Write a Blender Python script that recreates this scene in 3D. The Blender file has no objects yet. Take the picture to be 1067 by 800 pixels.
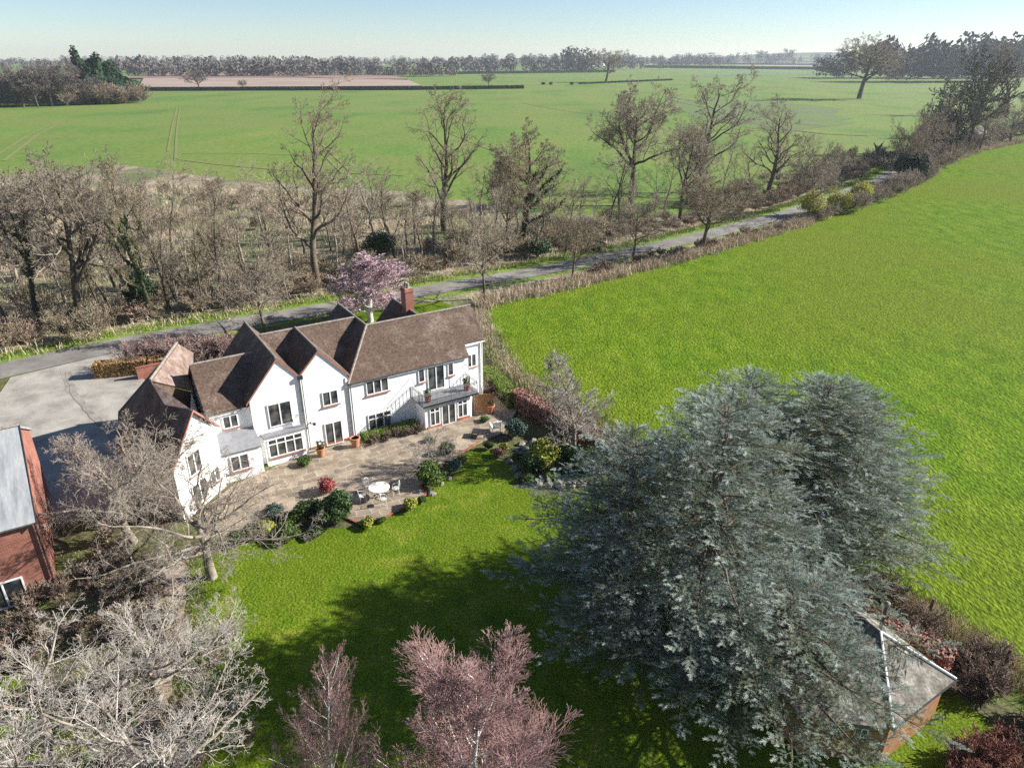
import bpy, math, random
import numpy as np
from mathutils import Vector, Matrix
R = math.radians
C = bpy.context.scene.collection
PI = math.pi
# ------------------------------------------------------------------ camera
CAMH = 26.0; FPX = 741.0; PITCH = R(24.8)
def G(px, py, z=0.0):
    """world ground point seen at a photo pixel (1067x800), at height z"""
    a = (px-533.5)/FPX; b = (400-py)/FPX
    dy = math.cos(PITCH)+b*math.sin(PITCH); dz = -math.sin(PITCH)+b*math.cos(PITCH)
    t = (z-CAMH)/dz
    return (a*t, dy*t)
def PY(x, y, z):
    zc = y*math.cos(PITCH)-(z-CAMH)*math.sin(PITCH)
    yc = y*math.sin(PITCH)+(z-CAMH)*math.cos(PITCH)
    return 400-FPX*yc/zc
def HGT(x, y, top):
    lo, hi = 0, 80
    for _ in range(40):
        m = (lo+hi)/2
        if PY(x, y, m) > top: lo = m
        else: hi = m
    return lo
cam = bpy.data.cameras.new('camera'); camo = bpy.data.objects.new('camera', cam); C.objects.link(camo)
camo.location = (0, 0, CAMH); camo.rotation_euler = (PI/2-PITCH, 0, 0)
cam.sensor_width = 36; cam.lens = FPX/1067*36; cam.clip_end = 20000; cam.clip_start = .1
S = bpy.context.scene; S.camera = camo
# ------------------------------------------------------------------ light
SUNV = Vector((.985, .172, 0)); EL = R(29.5)
sdir = Vector((SUNV.x*math.cos(EL), SUNV.y*math.cos(EL), math.sin(EL)))
sl = bpy.data.lights.new('sun', 'SUN'); sl.energy = 5.0; sl.angle = R(.55); sl.color = (1, .965, .90)
so = bpy.data.objects.new('sun', sl); C.objects.link(so)
so.rotation_euler = (-sdir).to_track_quat('-Z', 'Y').to_euler(); so.location = (50, 20, 60)
W = bpy.data.worlds.new('World'); S.world = W; W.use_nodes = True
nt = W.node_tree; bg = nt.nodes['Background']
sk = nt.nodes.new('ShaderNodeTexSky'); sk.sky_type = 'NISHITA'; sk.sun_disc = False
sk.sun_elevation = EL; sk.sun_rotation = math.atan2(sdir.x, sdir.y)
sk.air_density = .8; sk.dust_density = .1; sk.ozone_density = 3.0; sk.altitude = 60
nt.links.new(sk.outputs[0], bg.inputs[0]); bg.inputs[1].default_value = .062
S.view_settings.view_transform = 'Standard'; S.view_settings.look = 'None'
S.view_settings.exposure = 1.12; S.view_settings.gamma = 1; S.view_settings.use_curve_mapping = False
S.cycles.max_bounces = 5; S.cycles.diffuse_bounces = 3; S.cycles.volume_bounces = 0
S.cycles.transparent_max_bounces = 4; S.cycles.use_denoising = False
# ------------------------------------------------------------------ materials
def mat(name, cols, scale=1.0, rough=.9, bump=0, bscale=None, detail=6, rnd=0, scale2=None, stretch=None, spec=.25, fine=None, coord='Object', lo=.35, hi=.65, trans=0):
    """noise-mottled material. cols: two or three base colours. fine=(scale, amount) adds small speckle"""
    m = bpy.data.materials.new(name); m.use_nodes = True
    n = m.node_tree; N = n.nodes; L = n.links; bs = N['Principled BSDF']
    bs.inputs['Roughness'].default_value = rough
    bs.inputs['Specular IOR Level'].default_value = spec
    tc = N.new('ShaderNodeTexCoord'); src = tc.outputs[coord]
    if stretch:
        mp = N.new('ShaderNodeMapping'); mp.inputs['Scale'].default_value = stretch[0:3]
        if len(stretch) > 3: mp.inputs['Rotation'].default_value = (0, 0, stretch[3])
        L.new(src, mp.inputs[0]); src = mp.outputs[0]
    no = N.new('ShaderNodeTexNoise'); no.inputs['Scale'].default_value = scale; no.inputs['Detail'].default_value = detail
    no.inputs['Roughness'].default_value = .62
    L.new(src, no.inputs['Vector'])
    cr = N.new('ShaderNodeValToRGB'); L.new(no.outputs[0], cr.inputs[0])
    e = cr.color_ramp.elements; e[0].position = lo; e[1].position = hi
    e[0].color = (*cols[0], 1); e[1].color = (*cols[-1], 1)
    if len(cols) == 3: k = e.new((lo+hi)/2); k.color = (*cols[1], 1)
    out = cr.outputs[0]
    if scale2:
        n2 = N.new('ShaderNodeTexNoise'); n2.inputs['Scale'].default_value = scale2[0]; n2.inputs['Detail'].default_value = 3
        L.new(tc.outputs[coord], n2.inputs['Vector'])
        r2 = N.new('ShaderNodeValToRGB'); L.new(n2.outputs[0], r2.inputs[0])
        r2.color_ramp.elements[0].position = .4; r2.color_ramp.elements[1].position = .62
        mx = N.new('ShaderNodeMix'); mx.data_type = 'RGBA'; L.new(r2.outputs[0], mx.inputs[0])
        L.new(out, mx.inputs[6]); mx.inputs[7].default_value = (*scale2[1], 1); out = mx.outputs[2]
    if fine:
        n3 = N.new('ShaderNodeTexNoise'); n3.inputs['Scale'].default_value = fine[0]; n3.inputs['Detail'].default_value = 3
        L.new(src, n3.inputs['Vector'])
        mr = N.new('ShaderNodeMapRange'); mr.inputs[1].default_value = .3; mr.inputs[2].default_value = .7
        mr.inputs[3].default_value = 1-fine[1]; mr.inputs[4].default_value = 1+fine[1]; L.new(n3.outputs[0], mr.inputs[0])
        hs = N.new('ShaderNodeHueSaturation'); L.new(mr.outputs[0], hs.inputs['Value']); L.new(out, hs.inputs['Color']); out = hs.outputs[0]
    if rnd:
        oi = N.new('ShaderNodeObjectInfo'); mr = N.new('ShaderNodeMapRange')
        mr.inputs[3].default_value = 1-rnd; mr.inputs[4].default_value = 1+rnd; L.new(oi.outputs['Random'], mr.inputs[0])
        hs = N.new('ShaderNodeHueSaturation'); L.new(mr.outputs[0], hs.inputs['Value']); L.new(out, hs.inputs['Color']); out = hs.outputs[0]
    L.new(out, bs.inputs['Base Color'])
    if trans:
        tl_ = N.new('ShaderNodeBsdfTranslucent'); ms = N.new('ShaderNodeMixShader'); ms.inputs[0].default_value = trans
        L.new(out, tl_.inputs[0]); L.new(bs.outputs[0], ms.inputs[1]); L.new(tl_.outputs[0], ms.inputs[2]); L.new(ms.outputs[0], N['Material Output'].inputs[0])
    if bump:
        nb = N.new('ShaderNodeTexNoise'); nb.inputs['Scale'].default_value = bscale or scale*2; nb.inputs['Detail'].default_value = 4
        L.new(src, nb.inputs['Vector'])
        bp = N.new('ShaderNodeBump'); bp.inputs['Strength'].default_value = 1; bp.inputs['Distance'].default_value = bump
        L.new(nb.outputs[0], bp.inputs['Height']); L.new(bp.outputs[0], bs.inputs['Normal'])
    return m
M = {}
M['wheat'] = mat('winter_wheat', [(.075, .15, .018), (.11, .185, .024), (.16, .20, .035)], .03, bump=.05, bscale=1.2, stretch=(1, .35, 1, R(-20)), fine=(.8, .16), scale2=(.02, (.145, .185, .035)))
M['field'] = mat('pasture_grass', [(.072, .135, .006), (.102, .172, .008), (.14, .20, .014)], .35, bump=.15, bscale=4, fine=(4.5, .5), scale2=(.03, (.12, .16, .012)), stretch=(1.5, .75, 1, R(-35)), spec=.05)
M['lawn'] = mat('lawn_grass', [(.07, .128, .008), (.108, .165, .010), (.17, .195, .024)], .7, bump=.08, bscale=8, fine=(11, .5), scale2=(.2, (.10, .15, .01)), spec=.05)
M['verge'] = mat('verge_grass', [(.10, .19, .02), (.16, .24, .03), (.2, .2, .08)], .4, bump=.1, bscale=3, fine=(4, .2))
M['scrubfloor'] = mat('dead_grass', [(.17, .13, .085), (.28, .225, .15), (.38, .32, .22)], .25, bump=.2, bscale=1.6, fine=(2.4, .3), scale2=(.06, (.12, .14, .055)))
M['earth'] = mat('garden_earth', [(.07, .055, .035), (.10, .10, .04), (.11, .15, .03)], .5, bump=.08, bscale=4, fine=(6, .3))
M['roadm'] = mat('worn_asphalt', [(.15, .14, .125), (.205, .19, .17), (.26, .24, .21)], .35, bump=.01, bscale=20, fine=(5, .1), rough=.85)
M['gravel'] = mat('pale_gravel', [(.24, .215, .185), (.33, .30, .26), (.40, .37, .32)], .5, bump=.02, bscale=14, fine=(10, .14))
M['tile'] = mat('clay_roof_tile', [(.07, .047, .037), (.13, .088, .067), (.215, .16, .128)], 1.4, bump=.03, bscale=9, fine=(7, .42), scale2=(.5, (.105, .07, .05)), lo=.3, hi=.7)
M['tile_sunlit'] = mat('sunlit_roof_tile', [(.15, .10, .08), (.22, .155, .125), (.28, .22, .19)], 1.6, bump=.03, bscale=9, fine=(9, .28))  # paler copy of the roof tile: sunlight on the end wing put into colour
M['ridge'] = mat('lichened_ridge_tile', [(.20, .16, .13), (.34, .30, .26)], 5, fine=(14, .2))
M['render'] = mat('white_render', [(.86, .855, .83), (.91, .905, .89)], .8, fine=(3, .02), rough=.8)
M['whitep'] = mat('white_paint', [(.78, .78, .77), (.83, .83, .82)], 3, rough=.45, spec=.5)
M['brick'] = mat('red_brick', [(.25, .07, .04), (.36, .11, .06), (.42, .17, .10)], 2.2, fine=(9, .3), bump=.01, bscale=12)
M['slate'] = mat('pale_slate', [(.22, .225, .235), (.30, .305, .31), (.36, .36, .355)], .8, stretch=(4, .6, 1), fine=(5, .1), rough=.6)
M['dark'] = mat('black_metal', [(.02, .02, .022), (.035, .035, .035)], 3, rough=.5, spec=.5)
M['grey'] = mat('grey_plastic', [(.17, .175, .18), (.22, .22, .22)], 3, rough=.5)
M['lead'] = mat('grey_lead', [(.2, .2, .21), (.27, .27, .28)], 3, rough=.6)
M['barge'] = mat('reddish_board', [(.30, .13, .10), (.36, .18, .13)], 3, rough=.7)
M['wood'] = mat('orange_wood', [(.38, .17, .07), (.48, .24, .10), (.53, .30, .15)], 1.5, stretch=(1, 1, 6), fine=(7, .15))
M['cabinwood'] = mat('cabin_boards', [(.24, .115, .05), (.34, .17, .075), (.40, .22, .10)], 1.5, stretch=(1, 1, 6), fine=(7, .25))
M['darkwood'] = mat('brown_wood', [(.11, .07, .05), (.17, .11, .08)], 1.5, stretch=(1, 1, 7), fine=(7, .2))
M['postwood'] = mat('weathered_post', [(.16, .13, .10), (.24, .2, .16)], 4)
M['terra'] = mat('terracotta', [(.42, .17, .08), (.52, .24, .13)], 4)
M['redpot'] = mat('red_glazed_pot', [(.28, .04, .03), (.36, .07, .05)], 4, rough=.4, spec=.5)
M['pathm'] = mat('pinkish_path', [(.24, .17, .13), (.34, .25, .2), (.42, .34, .28)], 1.5, fine=(8, .25), bump=.03, bscale=8)
M['felt'] = mat('mottled_felt_shingle', [(.09, .078, .062), (.17, .15, .125), (.29, .265, .225)], 1.5, fine=(8, .35), bump=.02, bscale=6)
M['stone'] = mat('grey_rock', [(.14, .125, .11), (.25, .23, .20), (.33, .30, .26)], 1.5, bump=.06, bscale=3, fine=(9, .2))
M['water'] = mat('dark_pond', [(.015, .02, .02), (.02, .03, .025)], 1, rough=.08, spec=.5)
M['wicker'] = mat('cream_painted_metal', [(.62, .58, .52), (.72, .68, .62)], 5, rough=.6)
M['weave'] = mat('tan_woven_hedge', [(.20, .10, .04), (.36, .21, .08), (.40, .30, .12)], 2.5, fine=(9, .4))
def tipify(m, col):
    nt_ = m.node_tree; N = nt_.nodes; L = nt_.links; bs = N['Principled BSDF']; src = bs.inputs['Base Color'].links[0].from_socket
    at = N.new('ShaderNodeAttribute'); at.attribute_name = 'tip'; mx = N.new('ShaderNodeMix'); mx.data_type = 'RGBA'
    L.new(at.outputs['Fac'], mx.inputs[0]); L.new(src, mx.inputs[6]); mx.inputs[7].default_value = (*col, 1)
    for l in list(src.links):
        if l.to_node != mx: L.new(mx.outputs[2], l.to_socket)
def glass():
    m = bpy.data.materials.new('window_glass'); m.use_nodes = True
    b = m.node_tree.nodes['Principled BSDF']; N = m.node_tree.nodes; L = m.node_tree.links
    b.inputs['Roughness'].default_value = .06; b.inputs['Specular IOR Level'].default_value = .6
    tc = N.new('ShaderNodeTexCoord'); no = N.new('ShaderNodeTexNoise'); no.inputs['Scale'].default_value = 1.3
    L.new(tc.outputs['Object'], no.inputs[0]); cr = N.new('ShaderNodeValToRGB'); L.new(no.outputs[0], cr.inputs[0])
    cr.color_ramp.elements[0].position = .42; cr.color_ramp.elements[1].position = .7
    cr.color_ramp.elements[0].color = (.025, .028, .03, 1); cr.color_ramp.elements[1].color = (.16, .16, .15, 1)
    L.new(cr.outputs[0], b.inputs['Base Color']); return m
M['glass'] = glass()
def paving():
    m = bpy.data.materials.new('stone_flags'); m.use_nodes = True
    b = m.node_tree.nodes['Principled BSDF']; N = m.node_tree.nodes; L = m.node_tree.links; b.inputs['Roughness'].default_value = .85
    tc = N.new('ShaderNodeTexCoord'); mp = N.new('ShaderNodeMapping'); mp.inputs['Rotation'].default_value = (0, 0, R(-32+8))
    L.new(tc.outputs['Object'], mp.inputs[0])
    dn = N.new('ShaderNodeTexNoise'); dn.inputs['Scale'].default_value = .5; L.new(mp.outputs[0], dn.inputs[0]); vm = N.new('ShaderNodeVectorMath'); vm.operation = 'MULTIPLY_ADD'; L.new(dn.outputs[1], vm.inputs[0]); vm.inputs[1].default_value = (1.2, 1.2, 0); L.new(mp.outputs[0], vm.inputs[2])
    br = N.new('ShaderNodeTexBrick'); br.inputs['Scale'].default_value = 1; br.inputs['Brick Width'].default_value = .95; br.inputs['Row Height'].default_value = .62
    br.inputs['Mortar Size'].default_value = .03; br.inputs['Color1'].default_value = (.36, .295, .22, 1); br.inputs['Color2'].default_value = (.21, .17, .13, 1)
    br.inputs['Mortar'].default_value = (.48, .43, .35, 1); br.inputs['Mortar Size'].default_value = .018; L.new(vm.outputs[0], br.inputs[0])
    no = N.new('ShaderNodeTexNoise'); no.inputs['Scale'].default_value = 1.2; no.inputs['Detail'].default_value = 6; L.new(tc.outputs['Object'], no.inputs[0])
    mx = N.new('ShaderNodeMix'); mx.data_type = 'RGBA'; mx.blend_type = 'MULTIPLY'; mx.inputs[0].default_value = .8
    cr = N.new('ShaderNodeValToRGB'); L.new(no.outputs[0], cr.inputs[0]); cr.color_ramp.elements[0].position = .3; cr.color_ramp.elements[1].position = .62
    cr.color_ramp.elements[0].color = (.55, .5, .45, 1); cr.color_ramp.elements[1].color = (1.1, 1.06, 1, 1)
    L.new(br.outputs[0], mx.inputs[6]); L.new(cr.outputs[0], mx.inputs[7]); L.new(mx.outputs[2], b.inputs['Base Color']); return m
M['paving'] = paving()
def brickwall():
    m = bpy.data.materials.new('brickwork'); m.use_nodes = True
    b = m.node_tree.nodes['Principled BSDF']; N = m.node_tree.nodes; L = m.node_tree.links; b.inputs['Roughness'].default_value = .9
    tc = N.new('ShaderNodeTexCoord'); sp = N.new('ShaderNodeSeparateXYZ'); L.new(tc.outputs['Object'], sp.inputs[0])
    ad = N.new('ShaderNodeMath'); L.new(sp.outputs[0], ad.inputs[0]); L.new(sp.outputs[1], ad.inputs[1])
    cb = N.new('ShaderNodeCombineXYZ'); L.new(ad.outputs[0], cb.inputs[0]); L.new(sp.outputs[2], cb.inputs[1])
    br = N.new('ShaderNodeTexBrick'); br.inputs['Scale'].default_value = 1; br.inputs['Brick Width'].default_value = .225; br.inputs['Row Height'].default_value = .075
    br.inputs['Mortar Size'].default_value = .008; br.inputs['Color1'].default_value = (.36, .11, .07, 1); br.inputs['Color2'].default_value = (.24, .065, .045, 1)
    br.inputs['Mortar'].default_value = (.35, .28, .23, 1); L.new(cb.outputs[0], br.inputs[0])
    no = N.new('ShaderNodeTexNoise'); no.inputs['Scale'].default_value = 1.5; no.inputs['Detail'].default_value = 7; L.new(tc.outputs['Object'], no.inputs[0])
    cr = N.new('ShaderNodeValToRGB'); L.new(no.outputs[0], cr.inputs[0]); cr.color_ramp.elements[0].position = .3; cr.color_ramp.elements[1].position = .7
    cr.color_ramp.elements[0].color = (.6, .55, .5, 1); cr.color_ramp.elements[1].color = (1.25, 1.15, 1.1, 1)
    mx = N.new('ShaderNodeMix'); mx.data_type = 'RGBA'; mx.blend_type = 'MULTIPLY'; mx.inputs[0].default_value = .9
    L.new(br.outputs[0], mx.inputs[6]); L.new(cr.outputs[0], mx.inputs[7]); L.new(mx.outputs[2], b.inputs['Base Color']); return m
M['brickwall'] = brickwall()
# bark and foliage
def bark(n, a, b, c=None, rnd=.12): M[n] = mat(n, [a, b] + ([c] if c else []), 1.2, rnd=rnd, fine=(3, .2))
bark('bark_brown', (.08, .06, .042), (.17, .135, .098))
bark('bark_dark', (.05, .038, .028), (.11, .086, .064))
bark('bark_pale', (.17, .14, .105), (.38, .33, .27))
bark('bark_birch', (.45, .40, .37), (.74, .70, .66))
bark('twig_grey', (.215, .17, .13), (.35, .29, .225))
bark('twig_brown', (.19, .145, .10), (.33, .26, .185))
bark('twig_tan', (.22, .18, .12), (.35, .29, .20))
bark('twig_pale', (.27, .235, .20), (.52, .465, .41))
bark('twig_pink', (.22, .125, .115), (.37, .235, .22))
bark('twig_blush', (.55, .36, .40), (.72, .54, .56))
bark('twig_purple', (.21, .15, .115), (.34, .26, .20))
bark('twig_red', (.22, .10, .07), (.36, .19, .14))
bark('twig_gp', (.24, .195, .155), (.40, .34, .28))
bark('twig_bp', (.24, .16, .14), (.36, .26, .23))
bark('twig_far', (.12, .10, .09), (.19, .16, .14))
bark('straw', (.40, .31, .21), (.60, .50, .37))
M['ivy'] = mat('ivy_leaf', [(.025, .05, .012), (.06, .10, .025)], 1.5, rnd=.1, trans=.2, rough=.5)
M['holly'] = mat('dark_glossy_leaf', [(.02, .05, .02), (.045, .085, .03)], 1.5, rough=.5)
M['conif'] = mat('dark_conifer', [(.012, .03, .014), (.03, .06, .022)], .3, rnd=.1)
M['leaf'] = mat('garden_leaf', [(.06, .10, .02), (.12, .18, .03)], 1.5, rough=.6, rnd=.1, trans=.2)
M['leafdark'] = mat('deep_green_leaf', [(.035, .065, .02), (.07, .115, .035)], 1.5, rough=.6, rnd=.1, trans=.2)
M['leafgold'] = mat('yellow_green_leaf', [(.17, .19, .02), (.30, .31, .05)], 1.5, rnd=.1)
M['leafblue'] = mat('blue_green_leaf', [(.05, .085, .07), (.09, .13, .10)], 1.5, rnd=.1)
M['willow'] = mat('catkin_yellow_leaf', [(.28, .29, .03), (.46, .46, .09)], 1.2, trans=.3)
M['leafred'] = mat('crimson_leaf', [(.24, .05, .05), (.36, .11, .10)], 1.5, rnd=.1)
M['beech'] = mat('russet_beech_leaf', [(.22, .095, .07), (.34, .165, .125), (.42, .26, .20)], 2.2, fine=(8, .25))
M['boxhedge'] = mat('clipped_box_leaf', [(.10, .15, .02), (.17, .23, .035)], 2, fine=(8, .2))
M['needle'] = mat('blue_cedar_needle', [(.095, .142, .115), (.17, .218, .18), (.265, .318, .272)], 1.1, rough=.8, spec=.1, fine=(1.8, .18), scale2=(.22, (.15, .185, .10)), trans=.25, coord='Generated' if False else 'Object')
tipify(M['needle'], (.51, .57, .51))
# ------------------------------------------------------------------ mesh helpers
def npmesh(name, V, F, smooth=False):
    """V (n,3) array, F (m,k) int array"""
    me = bpy.data.meshes.new(name); V = np.asarray(V, np.float32); F = np.asarray(F, np.int32)
    me.vertices.add(len(V)); me.vertices.foreach_set('co', V.ravel())
    k = F.shape[1]; me.loops.add(F.size); me.loops.foreach_set('vertex_index', F.ravel())
    me.polygons.add(len(F)); me.polygons.foreach_set('loop_start', np.arange(0, F.size, k, dtype=np.int32))
    me.polygons.foreach_set('loop_total', np.full(len(F), k, np.int32))
    if smooth: me.polygons.foreach_set('use_smooth', np.ones(len(F), bool))
    me.update(calc_edges=True); return me
def link(name, me, m, parent=None, loc=None):
    o = bpy.data.objects.new(name, me); C.objects.link(o)
    if m is not None and not me.materials: me.materials.append(m)
    if parent: o.parent = parent
    if loc: o.location = loc
    return o
def tag(o, label=None, cat=None, group=None, kind=None):
    if label: o['label'] = label
    if cat: o['category'] = cat
    if group: o['group'] = group
    if kind: o['kind'] = kind
    return o
def empty(name, loc, rz=0):
    o = bpy.data.objects.new(name, None); C.objects.link(o); o.location = loc if len(loc) == 3 else (*loc, 0); o.rotation_euler = (0, 0, rz); return o
def copy_tree(o, parent=None):
    c = o.copy(); C.objects.link(c)
    if parent: c.parent = parent
    for ch in list(o.children): copy_tree(ch, c)
    return c
class MB:
    def __init__(s): s.v = []; s.f = []
    def add(s, vs, fs):
        b = len(s.v); s.v += [tuple(p) for p in vs]; s.f += [tuple(b+i for i in f) for f in fs]; return s
    def box(s, x0, x1, y0, y1, z0, z1):
        return s.add([(x0,y0,z0),(x1,y0,z0),(x1,y1,z0),(x0,y1,z0),(x0,y0,z1),(x1,y0,z1),(x1,y1,z1),(x0,y1,z1)],
                     [(3,2,1,0),(4,5,6,7),(0,1,5,4),(1,2,6,5),(2,3,7,6),(3,0,4,7)])
    def prism(s, poly, z0, z1):
        n = len(poly); vs = [(p[0],p[1],z0) for p in poly]+[(p[0],p[1],z1) for p in poly]
        return s.add(vs, [tuple(range(n-1,-1,-1)), tuple(range(n,2*n))]+[(i,(i+1)%n,n+(i+1)%n,n+i) for i in range(n)])
    def slab(s, poly, th, d=None):
        n = len(poly); P = [Vector(p) for p in poly]
        nr = d or (P[1]-P[0]).cross(P[2]-P[0]).normalized()
        if d is None and nr.z < 0: nr = -nr
        Q = [p-nr*th for p in P]
        return s.add(P+Q, [tuple(range(n)), tuple(range(2*n-1,n-1,-1))]+[(i,n+i,n+(i+1)%n,(i+1)%n) for i in range(n)])
    def tube(s, pts, r, n=6, caps=True):
        rs = r if isinstance(r, (list, tuple)) else [r]*len(pts); b = len(s.v); P = [Vector(p) for p in pts]
        for i, p in enumerate(P):
            d = (P[min(i+1,len(P)-1)]-P[max(i-1,0)]).normalized()
            a = d.cross(Vector((0,0,1)) if abs(d.z) < .9 else Vector((1,0,0))).normalized(); c = d.cross(a)
            for k in range(n):
                t = 2*PI*k/n; s.v.append(tuple(p+(a*math.cos(t)+c*math.sin(t))*rs[i]))
        for i in range(len(P)-1):
            for k in range(n): s.f.append((b+i*n+k, b+i*n+(k+1)%n, b+(i+1)*n+(k+1)%n, b+(i+1)*n+k))
        if caps: s.f += [tuple(b+k for k in range(n-1,-1,-1)), tuple(b+(len(P)-1)*n+k for k in range(n))]
        return s
    def lathe(s, prof, c=(0,0,0), n=14):
        b = len(s.v)
        for r, z in prof:
            for k in range(n): s.v.append((c[0]+r*math.cos(2*PI*k/n), c[1]+r*math.sin(2*PI*k/n), c[2]+z))
        for i in range(len(prof)-1):
            for k in range(n): s.f.append((b+i*n+k, b+i*n+(k+1)%n, b+(i+1)*n+(k+1)%n, b+(i+1)*n+k))
        s.f += [tuple(b+k for k in range(n-1,-1,-1)), tuple(b+(len(prof)-1)*n+k for k in range(n))]
        return s
    def build(s, name, m, parent=None, loc=None, bevel=0, smooth=False):
        me = bpy.data.meshes.new(name); me.from_pydata(s.v, [], s.f); me.update()
        if smooth: me.shade_smooth() if hasattr(me, 'shade_smooth') else None
        o = link(name, me, M[m] if isinstance(m, str) else m, parent, loc)
        if bevel:
            b = o.modifiers.new('b', 'BEVEL'); b.width = bevel; b.segments = 2
        return o
# ------------------------------------------------------------------ scatter helpers
rng = np.random.default_rng(7)
def frusta(S_, n):
    """S_: (m,8) p0 p1 r0 r1 -> verts, faces with n sides"""
    m = len(S_); p0 = S_[:, :3]; p1 = S_[:, 3:6]; d = p1-p0; d = d/np.maximum(np.linalg.norm(d, axis=1, keepdims=True), 1e-6)
    ref = np.where(np.abs(d[:, 2:3]) < .9, np.array([[0, 0, 1.]]), np.array([[1., 0, 0]]))
    a = np.cross(d, ref); a /= np.linalg.norm(a, axis=1, keepdims=True); c = np.cross(d, a)
    t = np.arange(n)*2*PI/n; ring = a[:, None, :]*np.cos(t)[None, :, None]+c[:, None, :]*np.sin(t)[None, :, None]
    V = np.concatenate([p0[:, None, :]+ring*S_[:, 6][:, None, None], p1[:, None, :]+ring*S_[:, 7][:, None, None]], 1)
    k = np.arange(n); q = np.stack([k, (k+1) % n, n+(k+1) % n, n+k], 1)
    F = (q[None]+(np.arange(m)*2*n)[:, None, None]).reshape(-1, 4)
    return V.reshape(-1, 3), F
def join(parts):
    Vs = []; Fs = []; b = 0
    for V, F in parts:
        if len(V) == 0: continue
        Vs.append(V); Fs.append(F+b); b += len(V)
    return np.concatenate(Vs), np.concatenate(Fs)
def unit(n):
    v = rng.normal(size=(n, 3)); return v/np.linalg.norm(v, axis=1, keepdims=True)
def leaves(P, N, size, asp=.6):
    """diamond quads at P with normals N"""
    n = len(P); r = unit(n); a = np.cross(N, r); a /= np.maximum(np.linalg.norm(a, axis=1, keepdims=True), 1e-6); b = np.cross(N, a)
    s = (size*rng.uniform(.6, 1.3, n))[:, None]
    V = np.stack([P+a*s, P+b*s*asp, P-a*s, P-b*s*asp], 1).reshape(-1, 3)
    return V, np.arange(4*n).reshape(-1, 4)
def tile(V, F, pos, sc, rot):
    n = len(pos); c = np.cos(rot); s = np.sin(rot); sc = np.asarray(sc)
    if sc.ndim == 1: sc = np.stack([sc]*3, 1)
    X = V[None]*sc[:, None, :]
    x = X[..., 0]*c[:, None]-X[..., 1]*s[:, None]; y = X[..., 0]*s[:, None]+X[..., 1]*c[:, None]
    O = np.stack([x+pos[:, 0:1], y+pos[:, 1:2], X[..., 2]+pos[:, 2:3]], 2).reshape(-1, 3)
    return O, (F[None]+(np.arange(n)*len(V))[:, None, None]).reshape(-1, F.shape[1])
def inpoly(P, poly):
    x, y = P[:, 0], P[:, 1]; r = np.zeros(len(P), bool); n = len(poly)
    for i in range(n):
        x0, y0 = poly[i]; x1, y1 = poly[(i+1) % n]
        c = ((y0 > y) != (y1 > y)) & (x < (x1-x0)*(y-y0)/(y1-y0+1e-12)+x0); r ^= c
    return r
def scatter(poly, n):
    a = np.array(poly); lo = a.min(0); hi = a.max(0); out = []
    while sum(len(o) for o in out) < n:
        P = rng.uniform(lo, hi, (n*3, 2)); out.append(P[inpoly(P, poly)])
    return np.concatenate(out)[:n]
def along(pts, n, wid):
    """n random points along polyline within +-wid"""
    P = np.array(pts, float); seg = np.diff(P, axis=0); ln = np.linalg.norm(seg, axis=1); cs = np.concatenate([[0], np.cumsum(ln)])
    t = rng.uniform(0, cs[-1], n); i = np.clip(np.searchsorted(cs, t)-1, 0, len(seg)-1); f = (t-cs[i])/ln[i]
    nrm = np.stack([-seg[:, 1], seg[:, 0]], 1)/ln[:, None]
    w = np.interp(t/cs[-1], np.linspace(0, 1, len(wid)), wid) if hasattr(wid, '__len__') else wid
    return P[i]+seg[i]*f[:, None]+nrm[i]*(rng.uniform(-1, 1, n)*w)[:, None]
# ------------------------------------------------------------------ bare trees
def grow(seed, L0, r0, LV, lean=(0, 0), start=(0, 0, 0)):
    rd = random.Random(seed); segs = []
    def rot(d, ang, az):
        d = d.normalized(); a = d.orthogonal().normalized(); b = d.cross(a)
        return (d*math.cos(ang)+(a*math.cos(az)+b*math.sin(az))*math.sin(ang)).normalized()
    def br(p, d, L, r, lv):
        P = LV[lv]; n = P['n']; st = L/n; pts = []; rr = []
        q = p.copy(); dd = d.copy(); az0 = rd.random()*6.28
        taper = P.get('end', .35)
        pts.append(q.copy()); rr.append(r); ds = [dd.copy()]
        for i in range(n):
            w = P['w']; dd = Vector((dd.x+rd.gauss(0, w), dd.y+rd.gauss(0, w), dd.z+rd.gauss(0, w*.7)+P['up'])).normalized()
            q = q+dd*st; pts.append(q.copy()); rr.append(r*(1-(1-taper)*(i+1)/n)); ds.append(dd.copy())
            segs.append((*pts[-2], *q, rr[-2], rr[-1], lv))
        if lv+1 < len(LV):
            k = P['kids']; s0 = P['s0']; kk = max(1, int(round(k*rd.uniform(.8, 1.2)*min(1.3, max(.45, L/P.get('ref', L))))))
            for j in range(kk):
                f = s0+(1-s0)*(j+rd.random()*.9)/kk; f = min(f, .995)
                x = f*n; i = min(int(x), n-1); t = x-i
                bp = pts[i].lerp(pts[i+1], t); brr = rr[i]+(rr[i+1]-rr[i])*t
                az = az0+j*2.4+rd.uniform(-.5, .5)
                nd = rot(ds[i+1], R(P['ang']*rd.uniform(.7, 1.25)), az)
                nl = L*P['lr']*rd.uniform(.65, 1.2)*(1-P.get('tl', .55)*(f-s0)/(1-s0+1e-6))
                br(bp, nd, nl, max(brr*P.get('rr', .6), .003), lv+1)
    d0 = Vector((lean[0], lean[1], 1)).normalized()
    br(Vector(start), d0, L0, r0, 0)
    return np.array(segs)
def segmesh(sg, minr=.008):
    sg = sg.copy(); sg[:, 6:8] = np.maximum(sg[:, 6:8], minr); parts = []
    r = sg[:, 6]
    for lo, hi, n in ((.07, 9, 8), (.025, .07, 5), (0, .025, 3)):
        m = (r >= lo) & (r < hi)
        if m.any(): parts.append(frusta(sg[m], n))
    return join(parts)
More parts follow.
